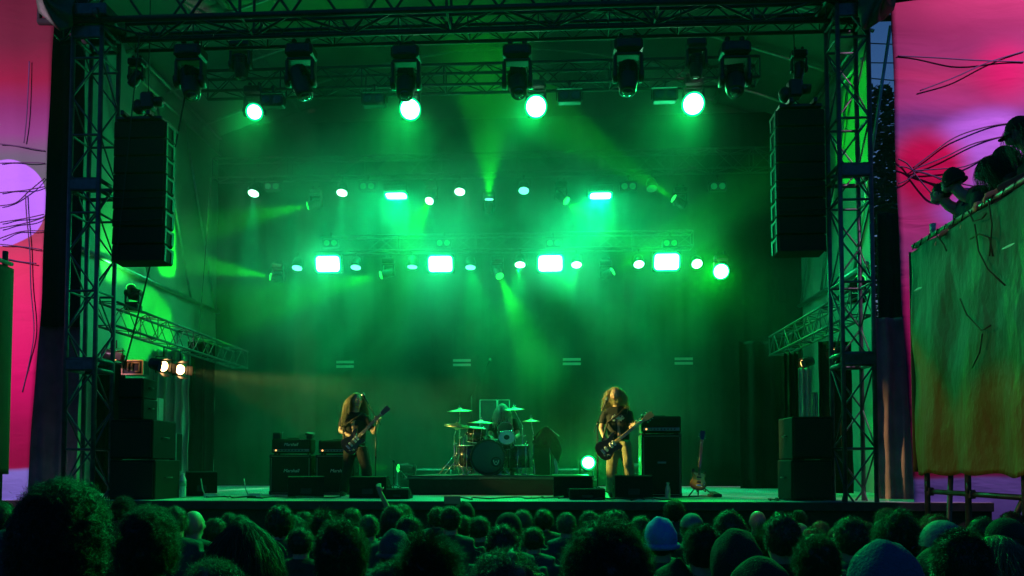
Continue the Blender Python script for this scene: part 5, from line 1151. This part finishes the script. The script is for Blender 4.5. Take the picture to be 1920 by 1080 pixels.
def drp(u, v):
    y = Y1-(Y1-Y0)*u; z = ZC-.02+(ZR-.05-ZC)*v + (1-v)*(.018*math.sin(y*11)+.02*noise.noise(Vector((y*2, 0, 4))))
    return (Xp-.045-.035*math.sin(y*8+.6*math.sin(z*2))*(1.1-v*.7)-.03*noise.noise(Vector((y*3, z*1.6, 0))), y, z)
q = MB(); q.grid(140, 50, drp); solidify(q.build('hanging_cloth', mC, root, True), .004)
q = MB(); q.grid(40, 30, lambda u, v: (Xp-.03+2.4*u, Y1+.05+.03*math.sin(u*22), ZC+(ZR-.05-ZC)*v)); solidify(q.build('end_cloth', mC, root, True), .004)
for k in range(19):
    y = Y1-.08-(Y1-Y0)*k/19; q = MB(); q.tube([(Xp-.05, y, ZR-.06), (Xp-.03, y, ZR+.015), (Xp+.03, y, ZR)], .007, 5); q.build('cloth_tie', M_RUBBER, root, True)
M_GCORD = mat('dark_cord', (.02, .05, .03), .8)
for pts in ([(1850, 395), (1860, 415), (1875, 410), (1885, 400)], [(1862, 420), (1868, 470), (1885, 505), (1918, 535)], [(1852, 448), (1870, 438), (1890, 445), (1896, 480)], [(1830, 560), (1842, 590), (1870, 620), (1888, 610)], [(1872, 625), (1865, 660), (1850, 690)], [(1786, 440), (1800, 458), (1806, 470)], [(1890, 370), (1896, 420), (1890, 480)]):
    P3 = []
    for (a, b_) in pts:
        y = yat(a); P3.append(Vector((Xp-.11, y, P(a, b_, y).z)))
    q = MB(); q.tube(P3, .008, 5); q.build('cord', M_GCORD, root, True)
added_cloth_lamp = thing('led_flood', 'added unseen flood by the left balcony washing the opposite cloth warm orange', 'stage light', (-5.9, 5.2, 5.3), 'banner floodlights')  # added warm flood, out of view, drawing olive tones from the cloth
q = MB(); q.box((0, 0, 0), (.12, .3, .22), None, .02); q.build('housing', M_BODY, added_cloth_lamp)
d = Vector((Xp, 7.0, 2.6))-Vector((-5.9, 5.2, 5.3)); lamp_child(spot(Vector((-5.75, 5.2, 5.3)), d, (1, .55, .2), 620, 24, .5, .1), added_cloth_lamp)
# its twin at the left edge of the picture
root2 = thing('viewing_balcony', 'dark balcony edge with olive cloth at the far left border', 'balcony', (-6.3, 8.5, 0), 'balconies beside the crowd')
XL = P(7, 600, 8.2).x
q = MB(); q.box((XL-.45, 7.0, 3.4), (.9, 2.6, .06), None, .01); q.build('floor', MATS['plywood'], root2, True)
q = MB(); q.tube([(XL, 5.6, 4.36), (XL, 8.3, 4.36)], .027, 8); q.build('rail', MATS['bare_rail'], root2, True)
for y in (5.7, 7.0, 8.25): q = MB(); q.tube([(XL-.04, y, 0), (XL-.04, y, 4.5)], .03, 8); q.build('post', M_SCAF, root2, True)
q = MB(); q.grid(60, 30, lambda u, v: (XL+.03+.02*math.sin(u*30), 8.3-2.7*u, 1.9+2.4*v)); solidify(q.build('hanging_cloth', mat('dark_olive_cloth', (.06, .05, .01), .8, 0, .3, 2), root2, True), .004)
# ------------------------------------------------------------------ crowd
M_HDK = mat('dark_hair', (.014, .011, .009), .5, 0, .3, 20, spec=.6)
M_HBR = mat('brown_hair', (.032, .022, .014), .5, 0, .3, 20, spec=.6)
M_HBL = mat('fair_hair', (.12, .10, .065), .5, 0, .25, 20, spec=.5)
JK = [mat('dark_jacket', (.012, .014, .018), .8, 0, .3, 9, .4, 40), mat('charcoal_hoodie', (.035, .035, .04), .85, 0, .3, 9, .4, 40), mat('navy_jacket', (.014, .025, .06), .8, 0, .3, 9, .4, 40), mat('olive_jacket', (.05, .05, .03), .8, 0, .3, 9, .4, 40)]
def crowd_proto(kind):
    """standing person 1.75 m tall facing the stage (+y); meshes only"""
    wd = 1.0 if kind == 'a' else 1.12
    hc = Vector((0, .01, 1.635)); R = Rz(PI)
    sk = MB(); headmesh(sk, hc, R, 1.0); sk.tube([(0, .0, 1.40), (0, 0, 1.50), (0, .01, 1.58)], [.075, .06, .056], 12)
    for k in (-1, 1):
        sk.tube([(.2*k*wd, 0, 1.38), (.26*k*wd, -.02, 1.12), (.25*k*wd, .10, .90)], [.045, .04, .028], 8)
        hand(sk, Vector((.25*k*wd, .10, .90)), (0, .3, -1), (-k*.6, .6, 0), -k)
    body = baked(sk, 'body', .011, 2, M_SKIN)
    t = MB(); t.tube([(-.17*wd, 0, 1.41), (0, -.0, 1.44), (.17*wd, 0, 1.41)], [.075, .10, .075], 12)
    for k in (-1, 1):
        t.tube([(.07*k*wd, 0, 1.38), (.09*k*wd, 0, 1.15), (.085*k*wd, 0, .88)], [.13, .135, .13], 12)
        t.tube([(.19*k*wd, 0, 1.40), (.265*k*wd, -.02, 1.12), (.255*k*wd, .09, .92)], [.075, .062, .048], 10)
    t.tube([(0, -.01, 1.45), (0, -.01, 1.49)], [.085, .075], 14)
    jacket = baked(t, 'jacket', .016, 4, JK[0])
    t = MB()
    for k in (-1, 1):
        t.tube([(.09*k, 0, .92), (.10*k, .01, .5), (.11*k, -.01, .06)], [.115, .08, .06], 10)
    trs = baked(t, 'trousers', .02, 3, M_DARKT)
    sh = []
    for k in (-1, 1):
        q = MB(); q.tube([(.11*k, -.06, .05), (.11*k, .06, .05), (.12*k, .18, .035)], [.045, .05, .035], 8); sh.append(baked(q, 'shoe', .014, 2, M_SHOE))
    return dict(body=body, jacket=jacket, trousers=trs, shoes=sh)
PR = {'a': crowd_proto('a'), 'b': crowd_proto('b')}
HC = Vector((0, -.005, 1.65)); HR = (.081, .098, .112)
def cap_mesh(m, f=1.0):
    q = MB(); q.ell(HC, (HR[0]*f, HR[1]*f, HR[2]*f), None, 24, 16, lambda u: 1.0 if (u.y < .35 or u.z > .45) else .93); o = q.build('tmp', m); me = o.data; bpy.data.objects.remove(o); return me
def cap_lumpy(m, f, amp, seed):
    q = MB(); q.ell(HC, (HR[0]*f, HR[1]*f, HR[2]*f), None, 40, 26, lambda u: (1.0 if (u.y < .35 or u.z > .45) else .93)+amp*noise.noise(u*3.2+Vector((seed, 0, 0)))+amp*.6*noise.noise(u*8+Vector((0, seed, 0)))-.12*max(0, -u.z-.5))
    o = q.build('tmp', m); me = o.data; bpy.data.objects.remove(o); return me
def hair_mesh(style, n, seed, m, r0=.0011):
    if style == 'bald': return cap_mesh(m, .94)
    B = {'short': 1.03, 'fuzzy': 1.18, 'afro': 1.46, 'curly': 1.32, 'messy': 1.06, 'long': 1.04}[style]; AMP = {'short': .05, 'fuzzy': .15, 'afro': .16, 'curly': .2, 'messy': .2, 'long': .05}[style]
    cond = lambda v: (v[2] > -.6 and v[1] < .45) or v[2] > .35
    ro, no = scalp_roots(HC, Matrix.Identity(3), [r*B*.99 for r in HR], n, seed, cond); no /= np.linalg.norm(no, axis=1)[:, None]
    rng = np.random.default_rng(seed+99); cl = np.array([noise.noise(Vector(v)*6+Vector((seed, 0, 0))) for v in no])
    if style == 'short': d = no*.6+rng.normal(size=no.shape)*.35; d[:, 2] -= .2; me = strands('h', ro, d, .016+.014*np.clip(cl+.2, 0, 1), 4, r0, m, None, .6, 0, .4, seed)
    elif style == 'fuzzy': me = strands('h', ro, no+rng.normal(size=no.shape)*.5, .016+.035*np.clip(cl+.1, 0, 1), 5, r0*.9, m, None, .4, .004, .9, seed, cfreq=1.8)
    elif style == 'afro': me = strands('h', ro, no+rng.normal(size=no.shape)*.4, .022+.02*np.clip(cl+.2, 0, 1), 6, r0*.9, m, None, .12, .006, 1.0, seed, cfreq=2.2)
    elif style == 'curly': me = strands('h', ro, no+rng.normal(size=no.shape)*.5, .024+.03*np.clip(cl+.2, 0, 1), 7, r0, m, None, .5, .010, .9, seed, cfreq=2.0)
    elif style == 'messy':
        d = no*.9+rng.normal(size=no.shape)*.25; d[:, 2] += .25; me = strands('h', ro, d+cl[:, None]*np.array([1.3, 0, .6]), .028+.07*np.clip(cl+.2, 0, 1), 6, r0, m, None, .6, .003, .6, seed)
    elif style == 'long':
        d = no*.28+rng.normal(size=no.shape)*.12; d[:, 2] = np.minimum(d[:, 2], .15)-.3
        me = strands('h', ro, d, .36, 12, r0*1.1, m, None, 2.6, .006, .5, seed, (np.array(HC), np.array(HR)*B), .5, 1.3)
    return join_meshes('hair', [me, cap_lumpy(m, B, AMP, seed)], m)
def rib(me, z): return me
def hat_parts(style, m):
    """list of (name, mesh) for headwear"""
    out = []
    if style == 'beanie':
        q = MB(); q.ell(HC+Vector((0, -.005, .012)), (.096, .112, .128), None, 28, 16, lambda u: 1+.014*math.sin(math.atan2(u.y, u.x)*14)*(1 if u.z < .8 else .3)+.03*max(0, u.z)**4+.07*noise.noise(u*2.3)+.04*noise.noise(Vector((u.x*3, u.y*3, u.z*9)))); o = q.build('tmp', m); me = o.data; me.name = 'beanie'; bpy.data.objects.remove(o)
        bm = bmesh.new(); bm.from_mesh(me); bmesh.ops.delete(bm, geom=[v for v in bm.verts if v.co.z < HC.z-.045], context='VERTS'); bm.to_mesh(me); bm.free(); out.append(('beanie', me))
        q = MB(); n = 28; q.tube([HC+Vector((math.cos(2*PI*i/n)*.095, -.005+math.sin(2*PI*i/n)*.111, -.035)) for i in range(n+1)], .019, 8, False); o = q.build('tmp', m); me = o.data; bpy.data.objects.remove(o); out.append(('folded_cuff', me))
    if style == 'cap':
        q = MB(); q.ell(HC+Vector((0, -.002, .02)), (.092, .108, .112), None, 24, 14, lambda u: 1+.012*math.sin(math.atan2(u.y, u.x)*6)); o = q.build('tmp', m); me = o.data; bpy.data.objects.remove(o)
        bm = bmesh.new(); bm.from_mesh(me); bmesh.ops.delete(bm, geom=[v for v in bm.verts if v.co.z < HC.z+.005], context='VERTS'); bm.to_mesh(me); bm.free(); out.append(('cap_crown', me))
        q = MB(); q.grid(10, 4, lambda u, v: (math.cos(PI*(.15+.7*u))*.085, .075+math.sin(PI*(.15+.7*u))*.03+v*.075*math.sin(PI*(.1+.8*u)), HC.z+.012-.02*abs(u-.5)-v*.012)); q.grid(10, 4, lambda u, v: (math.cos(PI*(.15+.7*u))*.085, .075+math.sin(PI*(.15+.7*u))*.03+v*.075*math.sin(PI*(.1+.8*u)), HC.z+.006-.02*abs(u-.5)-v*.012)); o = q.build('tmp', m); me = o.data; bpy.data.objects.remove(o); out.append(('cap_visor', me))
    if style == 'hood':
        q = MB(); q.ell(HC+Vector((0, -.02, .0)), (.115, .135, .155), None, 26, 18, lambda u: 1+.05*max(0, u.z)**6+.09*noise.noise(u*2.1)+.05*noise.noise(Vector((u.x*6, u.y*3, u.z*3)))); q.tube([(0, -.03, 1.40), (0, -.02, 1.52), (0, -.02, 1.6)], [.15, .12, .10], 16); me = baked(q, 'hood', .014, 3, m); out.append(('hood', me))
    if style == 'pointhood':
        q = MB(); q.ell(HC+Vector((0, -.02, -.02)), (.12, .14, .15), None, 26, 18); q.tube([HC+Vector((0, -.03, .05)), HC+Vector((0, -.05, .13)), HC+Vector((.0, -.06, .175))], [.085, .045, .012], 10); q.tube([(0, -.03, 1.38), (0, -.02, 1.52)], [.17, .12], 16); me = baked(q, 'hood', .014, 3, m); out.append(('hood', me))
    return out
HAIRC = {}
def get_hair(style, col, var, near):
    n = {'short': 1800, 'fuzzy': 1900, 'afro': 2400, 'curly': 1700, 'messy': 1600, 'long': 1100, 'bald': 0}[style]*(3 if near else 1)
    key = (style, col, var, near)
    if key not in HAIRC:
        m = {'d': M_HDK, 'b': M_HBR, 'f': M_HBL, 's': M_SKIN}[col]
        HAIRC[key] = hair_mesh(style, n, 10+var*7+len(HAIRC), m, .0011 if near else .0016)
    return HAIRC[key]
HATC = {}
HATM = {'blue': mat('pale_blue_cloth', (.12, .22, .6), .8, 0, .15, 9, .4, 60), 'teal': mat('slate_blue_knit', (.03, .09, .17), .95, 0, .2, 12, .6, 120), 'grey': mat('grey_knit', (.05, .06, .09), .95, 0, .2, 12, .6, 120), 'dark': mat('dark_knit', (.012, .013, .018), .95, 0, .2, 12, .6, 120), 'pale': mat('pale_cap_cloth', (.14, .15, .17), .8, 0, .15, 9, .3, 60)}
def person(label, px, py, wpx, style, col='d', W=None, rz=0, near=False, group='people in the crowd', at=None):
    Ws = {'short': .175, 'bald': .158, 'fuzzy': .25, 'afro': .31, 'curly': .30, 'messy': .24, 'long': .22, 'beanie': .20, 'cap': .19, 'hood': .235, 'pointhood': .25}
    top = {'short': 1.785, 'bald': 1.765, 'fuzzy': 1.80, 'afro': 1.835, 'curly': 1.80, 'messy': 1.83, 'long': 1.775, 'beanie': 1.795, 'cap': 1.785, 'hood': 1.815, 'pointhood': 1.85}[style]
    Y = (W or Ws[style])*F_PX/wpx; zt = P(px, py, Y).z
    if zt < 1.45: Y = min(Y*1.0, (2-1.45)*F_PX/(py-HORIZON)); zt = P(px, py, Y).z
    if zt > 2.05: zt = 2.05
    s = zt/top; c = P(px, py, Y)
    r = thing('person', label, 'person', (c.x, Y, 0), group, rz+random.uniform(-.25, .25)); r.scale = (wsc(Y, wpx, W or Ws[style], s), )*2+(s,); r.rotation_euler.x = random.uniform(-.05, .05); r.rotation_euler.y = random.uniform(-.05, .05)*.6
    outfit(r, style, col, near)
    return r
def wsc(Y, wpx, W, s): return max(.85, min(1.2, wpx*Y/F_PX/W))
cnt = [0]
def outfit(r, style, col, near, rot=None):
    cnt[0] += 1; k = 'ab'[cnt[0] % 2]; p = PR[k]; jm = JK[(cnt[0]*7) % 4]
    b = put(p['body'], 'body', r)
    j = put(p['jacket'], 'jacket', r); j.material_slots[0].link = 'OBJECT'; j.material_slots[0].material = jm
    put(p['trousers'], 'trousers', r); [put(m, 'shoe', r) for m in p['shoes']]
    if style in ('beanie', 'cap', 'hood', 'pointhood'):
        key = (style, col)
        if key not in HATC: HATC[key] = hat_parts(style, HATM[col])
        for nm, me in HATC[key]: put(me, nm, r)
        if style in ('cap', 'beanie'): put(get_hair('short', 'b', 0, False), 'hair', r)
    else: put(get_hair(style, col, cnt[0] % 3 if near else cnt[0] % 2, near), 'hair', r)
random.seed(21)
N = True
for a in (
    ('tall nearest person with a broad short curly head at the left', 130, 908, 200, 'curly', 'd', None, 0, N),
    ('person in a dark hood at the lower left corner', -2, 990, 150, 'hood', 'grey', None, 0, N),
    ('person with frizzy hair right of the tallest curly head', 278, 955, 140, 'curly', 'd', None, 0, N),
    ('person, small curly head peeking between the two big curly heads at the left', 226, 932, 52, 'curly', 'b'),
    ('fair haired person low at the bottom edge left of the centre', 370, 1048, 150, 'fuzzy', 'f', None, 0, N),
    ('person with long straight shiny hair left of the fuzzy head', 465, 974, 100, 'long', 'd', None, 0, N),
    ('person with wavy dark hair right behind the long haired person', 518, 943, 62, 'fuzzy', 'd'),
    ('person with a large fuzzy dark head below the left guitarist', 642, 972, 120, 'fuzzy', 'd', None, 0, N),
    ('fair haired person low at the bottom edge below the fuzzy dark head', 706, 1048, 112, 'short', 'f', .2, 0, N),
    ('person in a grey blue beanie between the fuzzy head and the spiky head', 728, 992, 62, 'beanie', 'grey', None, 0, N),
    ('person with spiky messy hair left of the bottom centre', 820, 980, 128, 'messy', 'd', None, 0, N),
    ('pale haired big head low at the bottom centre', 948, 1026, 196, 'fuzzy', 'f', .26, 0, N),
    ('person with the biggest round afro right of the centre', 1108, 966, 205, 'afro', 'd', None, 0, N),
    ('person in a light blue cap cloth right of the big afro', 1247, 967, 62, 'beanie', 'blue', None, 0, N),
    ('person in a pointed dark hood below the light blue cap', 1245, 1030, 92, 'pointhood', 'dark', None, 0, N),
    ('person with smooth dark hair right of the light blue cap', 1306, 976, 66, 'short', 'd', None, 0, N),
    ('person in a black hood before the light brown haired one', 1366, 988, 96, 'hood', 'dark', None, 0, N),
    ('person with parted light brown hair below the bass guitar', 1430, 968, 76, 'messy', 'b', None, 0, N),
    ('person with a round fuzzy head left of the slate blue beanie', 1534, 1000, 98, 'fuzzy', 'b', None, 0, N),
    ('person in a big slate blue beanie at the lower right', 1642, 1003, 134, 'beanie', 'teal', None, 0, N),
    ('person with broad dark hair right behind the slate blue beanie', 1676, 952, 98, 'fuzzy', 'd', None, 0, N),
    ('person with short dark hair left of the broad dark head at the right', 1594, 963, 58, 'short', 'd'),
    ('person in a cap with a bright green rim below the scaffold', 1768, 972, 78, 'cap', 'pale', None, 0, N),
    ('person in a dark beanie low at the right below the scaffold', 1752, 1022, 90, 'beanie', 'dark', None, 0, N),
    ('person with a big dark head right of the bright rimmed cap', 1822, 985, 105, 'short', 'd', .19, 0, N),
    ('person in a dark cap near the right border under the balcony', 1888, 970, 62, 'cap', 'dark'),
    ('person with long fair hair at the lower right corner', 1912, 1004, 110, 'long', 'f', None, 0, N),
    ('person with dark hair below the right speaker stack', 1462, 955, 62, 'short', 'd'),
    ('person in a small pale cap below the right speaker stack', 1490, 980, 36, 'cap', 'pale'),
    ('person at the bottom edge between pointed hood and round fuzzy head', 1400, 1040, 120, 'hood', 'dark', None, 0, N),
    ('person with dark hair low at the bottom left beside the frizzy head', 255, 1052, 70, 'short', 'd'),
    ('person with a dark head above the pale haired big head', 952, 978, 62, 'short', 'd'),
    ('person low at the bottom right beside the long fair hair', 1845, 1040, 95, 'short', 'd', None, 0, N)):
    person(*a)
far = ((10, 935, 46, 'short', 'd'), (330, 946, 44, 'short', 'b'), (368, 956, 38, 'bald', 's'), (395, 968, 40, 'short', 'b'), (345, 975, 36, 'curly', 'b'), (575, 956, 42, 'fuzzy', 'b'), (612, 946, 60, 'messy', 'b'), (655, 950, 44, 'fuzzy', 'b'), (690, 962, 38, 'short', 'f'),
       (737, 943, 48, 'short', 'b'), (765, 942, 46, 'fuzzy', 'b'), (782, 960, 50, 'short', 'd'), (816, 948, 42, 'fuzzy', 'b'), (846, 945, 40, 'short', 'd'), (876, 938, 40, 'beanie', 'dark'), (905, 965, 38, 'short', 'b'), (942, 960, 54, 'cap', 'dark'), (980, 953, 36, 'short', 'f'), (985, 970, 44, 'curly', 'f'),
       (1020, 953, 44, 'fuzzy', 'd'), (1070, 957, 36, 'short', 'f'), (1098, 953, 36, 'short', 'd'), (1160, 951, 60, 'short', 'd'), (1210, 963, 42, 'short', 'd'), (1224, 980, 44, 'short', 'b'), (1267, 938, 48, 'curly', 'd'), (1300, 960, 44, 'cap', 'pale'), (1352, 951, 52, 'short', 'd'), (1420, 956, 30, 'bald', 's'),
       (1535, 973, 30, 'short', 'f'), (1522, 986, 46, 'fuzzy', 'b'), (1654, 953, 50, 'curly', 'b'), (1742, 966, 54, 'curly', 'b'), (1860, 966, 46, 'short', 'd'), (455, 962, 36, 'short', 'd'), (545, 965, 40, 'long', 'b'), (1385, 972, 36, 'short', 'b'), (1505, 955, 34, 'fuzzy', 'f'), (1620, 975, 40, 'short', 'd'),
       (870, 962, 36, 'short', 'b'), (1000, 985, 40, 'short', 'd'), (760, 985, 44, 'short', 'd'), (560, 985, 46, 'short', 'd'), (430, 958, 34, 'short', 'd'), (1125, 962, 30, 'short', 'b'), (1698, 985, 50, 'short', 'd'), (300, 948, 34, 'short', 'd'), (60, 960, 40, 'short', 'd'), (1578, 985, 42, 'cap', 'dark'))
rr_ = random.Random(4); extra = []
taken = [(a[0], a[2]) for a in far]+[(278, 140), (465, 100), (518, 62), (642, 120), (728, 62), (820, 128), (952, 62), (1108, 205), (1247, 62), (1306, 66), (1366, 96), (1430, 76), (1534, 98), (1676, 98), (1822, 105)]
for row_y, row_w in ((958, 36), (972, 42), (990, 50)):
    x = 275
    while x < 1900:
        near_ = min(abs(x-t_[0])/(t_[1]*.5+row_w*.35) for t_ in taken+[(e[0], e[2]) for e in extra if abs(e[1]-row_y) < 12])
        if near_ > .55: extra.append((x, row_y+rr_.randint(-4, 4), row_w, rr_.choice(('short', 'short', 'fuzzy', 'messy', 'cap')), 'd'))
        x += row_w*.6
far = far+tuple((a, b, c_, d_, 'dark' if d_ == 'cap' else e_) for a, b, c_, d_, e_ in extra[:34])
words_ = {'short': 'short haired', 'bald': 'bald', 'fuzzy': 'fuzzy haired', 'messy': 'tousled', 'curly': 'curly', 'beanie': 'dark beanie wearing', 'cap': 'capped', 'long': 'long haired'}
marks = ((120, 'left banner'), (260, 'left speaker stack'), (345, 'green water bottle'), (460, 'left deck edge'), (545, 'left amplifiers'), (600, 'leftmost monitor'), (690, 'left guitarist'), (745, 'low left monitor'), (830, 'riser left end'), (920, 'bass drum'), (1010, 'drum kit'), (1100, 'monitor at the riser corner'), (1190, 'right guitarist'), (1260, 'metal flask'), (1340, 'bass guitar'), (1450, 'right deck edge'), (1570, 'right speaker stack'), (1660, 'right tower'), (1730, 'right plum panel'), (1820, 'scaffold posts'), (2000, 'right scaffold brace'))
seen = {}
labs = []
for (px, py, wp, st_, col) in far:
    mk = [n_ for x_, n_ in marks if px < x_][0]; row = 'small' if py < 965 else 'lower'
    cl = {'d': 'dark', 'b': 'brown', 'f': 'fair', 's': 'bare', 'dark': 'dark', 'pale': 'pale'}[col]
    labs.append('%s person, %s %s head below the %s' % ({'dark beanie wearing': 'beanie wearing'}.get(words_[st_], words_[st_]), row, cl, mk))
for i, (px, py, wp, st_, col) in enumerate(far):
    same = sorted((k for k in range(len(far)) if labs[k] == labs[i]), key=lambda k: far[k][0]); lb = labs[i]; n_ = len(same)
    if n_ > 1: lb += ', ' + {2: ('left one', 'right one'), 3: ('left one', 'middle one', 'right one')}.get(n_, ('leftmost', 'second from left', 'third from left', 'fourth from left', 'fifth from left', 'sixth from left', 'seventh from left'))[same.index(i)]
    person(lb, px, py, wp, st_, col)
# raised hand in front of the left monitor
c = P(722, 936, 7.2); r = thing('person', 'person raising an open hand before the large left monitor', 'person', (c.x+.02, 7.2, 0), 'people in the crowd')
s = .9; r.scale = (s, s, s*.93); outfit(r, 'short', 'd', False)
q = MB(); w0 = (P(712, 922, 7.1)-r.location); w0 = Vector((w0.x/s, w0.y/s, w0.z/(s*.93))); q.tube([(.19, .02, 1.38), (.17, .12, 1.5), w0], [.045, .04, .026], 10)
d_ = Vector((-.2, 0, 1)); hand(q, w0, d_, (0, 1, 0), 1, .85)
bodyo = [o for o in r.children if o.name.startswith('body')][0]
# the arm is fused with a body of its own
sk = MB(); hc = Vector((0, .01, 1.635)); headmesh(sk, hc, Rz(PI), 1.0); sk.tube([(0, 0, 1.40), (0, 0, 1.5), (0, .01, 1.58)], [.075, .06, .056], 12); sk.tube([(-.2, 0, 1.38), (-.26, -.02, 1.12), (-.25, .1, .9)], [.045, .04, .028], 8); sk.tube([(-.2, 0, 1.36), (.2, 0, 1.38)], .05, 8)
sk.add(q.v, q.f, True); me = baked(sk, 'body', .009, 2, M_SKIN); bodyo.data = me
# raised phone
c = P(848, 938, 6.6); t = thing('phone', 'phone held up sideways above the heads before the drum riser', 'phone', c); q = MB(); q.box((0, 0, 0), (.15, .009, .072), None, .004); q.build('case', M_BLACK, t)
q = MB(); q.box((0, -.006, 0), (.14, .003, .064)); q.build('screen', emis('phone_screen', (.01, .05, .03), .3), t)
# people leaning on the balcony rail, looking down at the crowd and stage
def balcony_person(label, px, pytop, dx, style, col, lean=.3, seed=0, yaw=.9, s=1.0):
    hw = .16+.3*lean; best = None
    for i in range(330):
        k = 5+.01*i; hx = Xp+dx-math.sin(yaw)*hw; hy = k+math.cos(yaw)*hw
        ex = abs(P(px, 400, hy).x-hx)
        if best is None or ex < best[0]: best = (ex, k, hy)
    y = best[1]; zt = P(px, pytop, best[2]).z
    r = thing('person', label, 'person', (Xp+dx, y, PZ), 'people on the balcony', yaw); h = zt-PZ; sk = h/(1.68); r.scale = (sk*.98, sk*.98, sk)
    L = lambda x, y_, z: Vector((x, y_, z))
    q = MB(); hc = L(0, .30*lean+.16, 1.56); R = Rz(PI) @ Rx(-.35); headmesh(q, hc, R, 1.0); q.tube([(0, .22*lean, 1.32), (0, .3*lean+.08, 1.42), (0, .3*lean+.14, 1.50)], [.075, .06, .056], 12)
    for k in (-1, 1):
        q.tube([(.18*k, .2*lean, 1.30), (.27*k, .2, 1.05), (.14*k, .44, 1.0)], [.045, .04, .028], 8); hand(q, Vector((.14*k, .44, 1.0)), (-.3*k, .8, -.3), (0, 0, -1), -k)
    put(baked(q, 'body', .011, 2, M_SKIN), 'body', r)
    t_ = MB(); t_.tube([(-.19, .2*lean, 1.33), (0, .2*lean, 1.37), (.19, .2*lean, 1.33)], [.095, .13, .095], 12)
    for k in (-1, 1): t_.tube([(.07*k, .2*lean, 1.30), (.09*k, .08*lean, 1.1), (.085*k, 0, .84)], [.155, .155, .14], 12); t_.tube([(.2*k, .2*lean, 1.32), (.29*k, .2, 1.06), (.15*k, .42, 1.0)], [.095, .08, .06], 10)
    put(baked(t_, 'jacket', .016, 4, JK[seed % 4]), 'jacket', r)
    t_ = MB(); [t_.tube([(.09*k, 0, .88), (.1*k, .0, .45), (.11*k, -.02, .05)], [.115, .08, .06], 10) for k in (-1, 1)]; put(baked(t_, 'trousers', .02, 3, M_DARKT), 'trousers', r)
    for k in (-1, 1): q = MB(); q.tube([(.11*k, -.06, .05), (.11*k, .06, .05), (.12*k, .18, .035)], [.045, .05, .035], 8); put(baked(q, 'shoe', .014, 2, M_SHOE), 'shoe', r)
    M4 = Matrix.Translation(hc) @ Rx(-.35).to_4x4() @ Matrix.Translation(-Vector((0, .01, 1.635)))
    parts_ = hat_parts(style, HATM[col]) if style in ('beanie', 'cap', 'hood') else [('hair', hair_mesh(style, 700, seed, M_HDK if col == 'd' else M_HBR, .002))]
    if style == 'cap': parts_.append(('hair', hair_mesh('long', 300, seed, M_HDK, .002)))
    for nm, me in parts_:
        me2 = me.copy(); me2.transform(M4); put(me2, nm, r)
    return r
balcony_person('leftmost person on the balcony, leaning over the rail beside the beanie wearer', 1757, 346, .44, 'short', 'd', .9, 2, 1.3)
balcony_person('person in a beanie bent over the balcony rail', 1783, 322, .42, 'beanie', 'dark', .7, 1, 1.2)
balcony_person('long haired person leaning on the middle of the balcony rail', 1851, 297, .46, 'long', 'd', .3, 3, 1.2)
balcony_person('person in a cap looking left on the balcony beside the long haired one', 1884, 279, .62, 'cap', 'dark', .1, 4, 1.4)
balcony_person('person in a brimmed cap at the right border of the balcony', 1916, 224, .48, 'cap', 'dark', .1, 5, 1.4)
c = P(1749, 428, 8.45); t = thing('beer_cup', 'clear drinking cup held out over the balcony rail', 'cup', c); q = MB(); q.lathe([(.028, -.07), (.036, .05)], (0, 0, 0), None, 14); q.build('cup', M_PET, t); q = MB(); q.lathe([(.026, -.065), (.031, .0)], (0, 0, 0), None, 12); q.build('drink', mat('beer', (.5, .3, .05), .2), t)
# ------------------------------------------------------------------ haze: one closed box round camera, crowd and stage
def build_haze():
    m = bpy.data.materials.new('stage_smoke'); m.use_nodes = True; nt = m.node_tree; nt.nodes.clear()
    out = nd(nt, 'ShaderNodeOutputMaterial'); v = nd(nt, 'ShaderNodeVolumePrincipled')
    v.inputs['Color'].default_value = (.62, .86, .76, 1); v.inputs['Anisotropy'].default_value = .2
    nt.links.new(v.outputs[0], out.inputs['Volume'])
    tc = nd(nt, 'ShaderNodeTexCoord'); n = nd(nt, 'ShaderNodeTexNoise')
    n.inputs['Scale'].default_value = .42; n.inputs['Detail'].default_value = 3; n.inputs['Distortion'].default_value = .7
    nt.links.new(tc.outputs['Object'], n.inputs['Vector'])
    r = nd(nt, 'ShaderNodeMapRange'); r.inputs[1].default_value = .40; r.inputs[2].default_value = .64
    r.inputs[3].default_value = DENS*.12; r.inputs[4].default_value = DENS*2.4
    nt.links.new(n.outputs[0], r.inputs[0])
    sp = nd(nt, 'ShaderNodeSeparateXYZ'); nt.links.new(tc.outputs['Object'], sp.inputs[0])
    def ramp(sock, a, b, lo, hi):
        q = nd(nt, 'ShaderNodeMapRange', interpolation_type='SMOOTHSTEP'); q.inputs[1].default_value = a; q.inputs[2].default_value = b
        q.inputs[3].default_value = lo; q.inputs[4].default_value = hi; nt.links.new(sock, q.inputs[0]); return q.outputs[0]
    def mul(a, b):
        q = nd(nt, 'ShaderNodeMath', operation='MULTIPLY'); nt.links.new(a, q.inputs[0]); nt.links.new(b, q.inputs[1]); return q.outputs[0]
    y = ramp(sp.outputs[1], 10.8, 14.4, .01, 1)               # the smoke hangs on the stage and thins out over the crowd
    x1 = ramp(sp.outputs[0], -9.0, -7.2, 0.02, 1)
    x2 = ramp(sp.outputs[0], 0.6, 4.0, 1, .16)               # thicker at the left of the stage
    x3 = ramp(sp.outputs[0], 5.8, 8.0, 1, .02)
    z = ramp(sp.outputs[2], 2.6, 7.2, .34, 1)               # and it is thinner low over the deck
    d = mul(mul(mul(mul(mul(r.outputs[0], y), x1), x2), x3), z)
    nt.links.new(d, v.inputs['Density'])
    b = MB(); b.box((0, 14.5, 6), (44, 35, 16)); o = b.build('haze', m); tag(o, kind='stuff')
DENS = .108
build_haze()
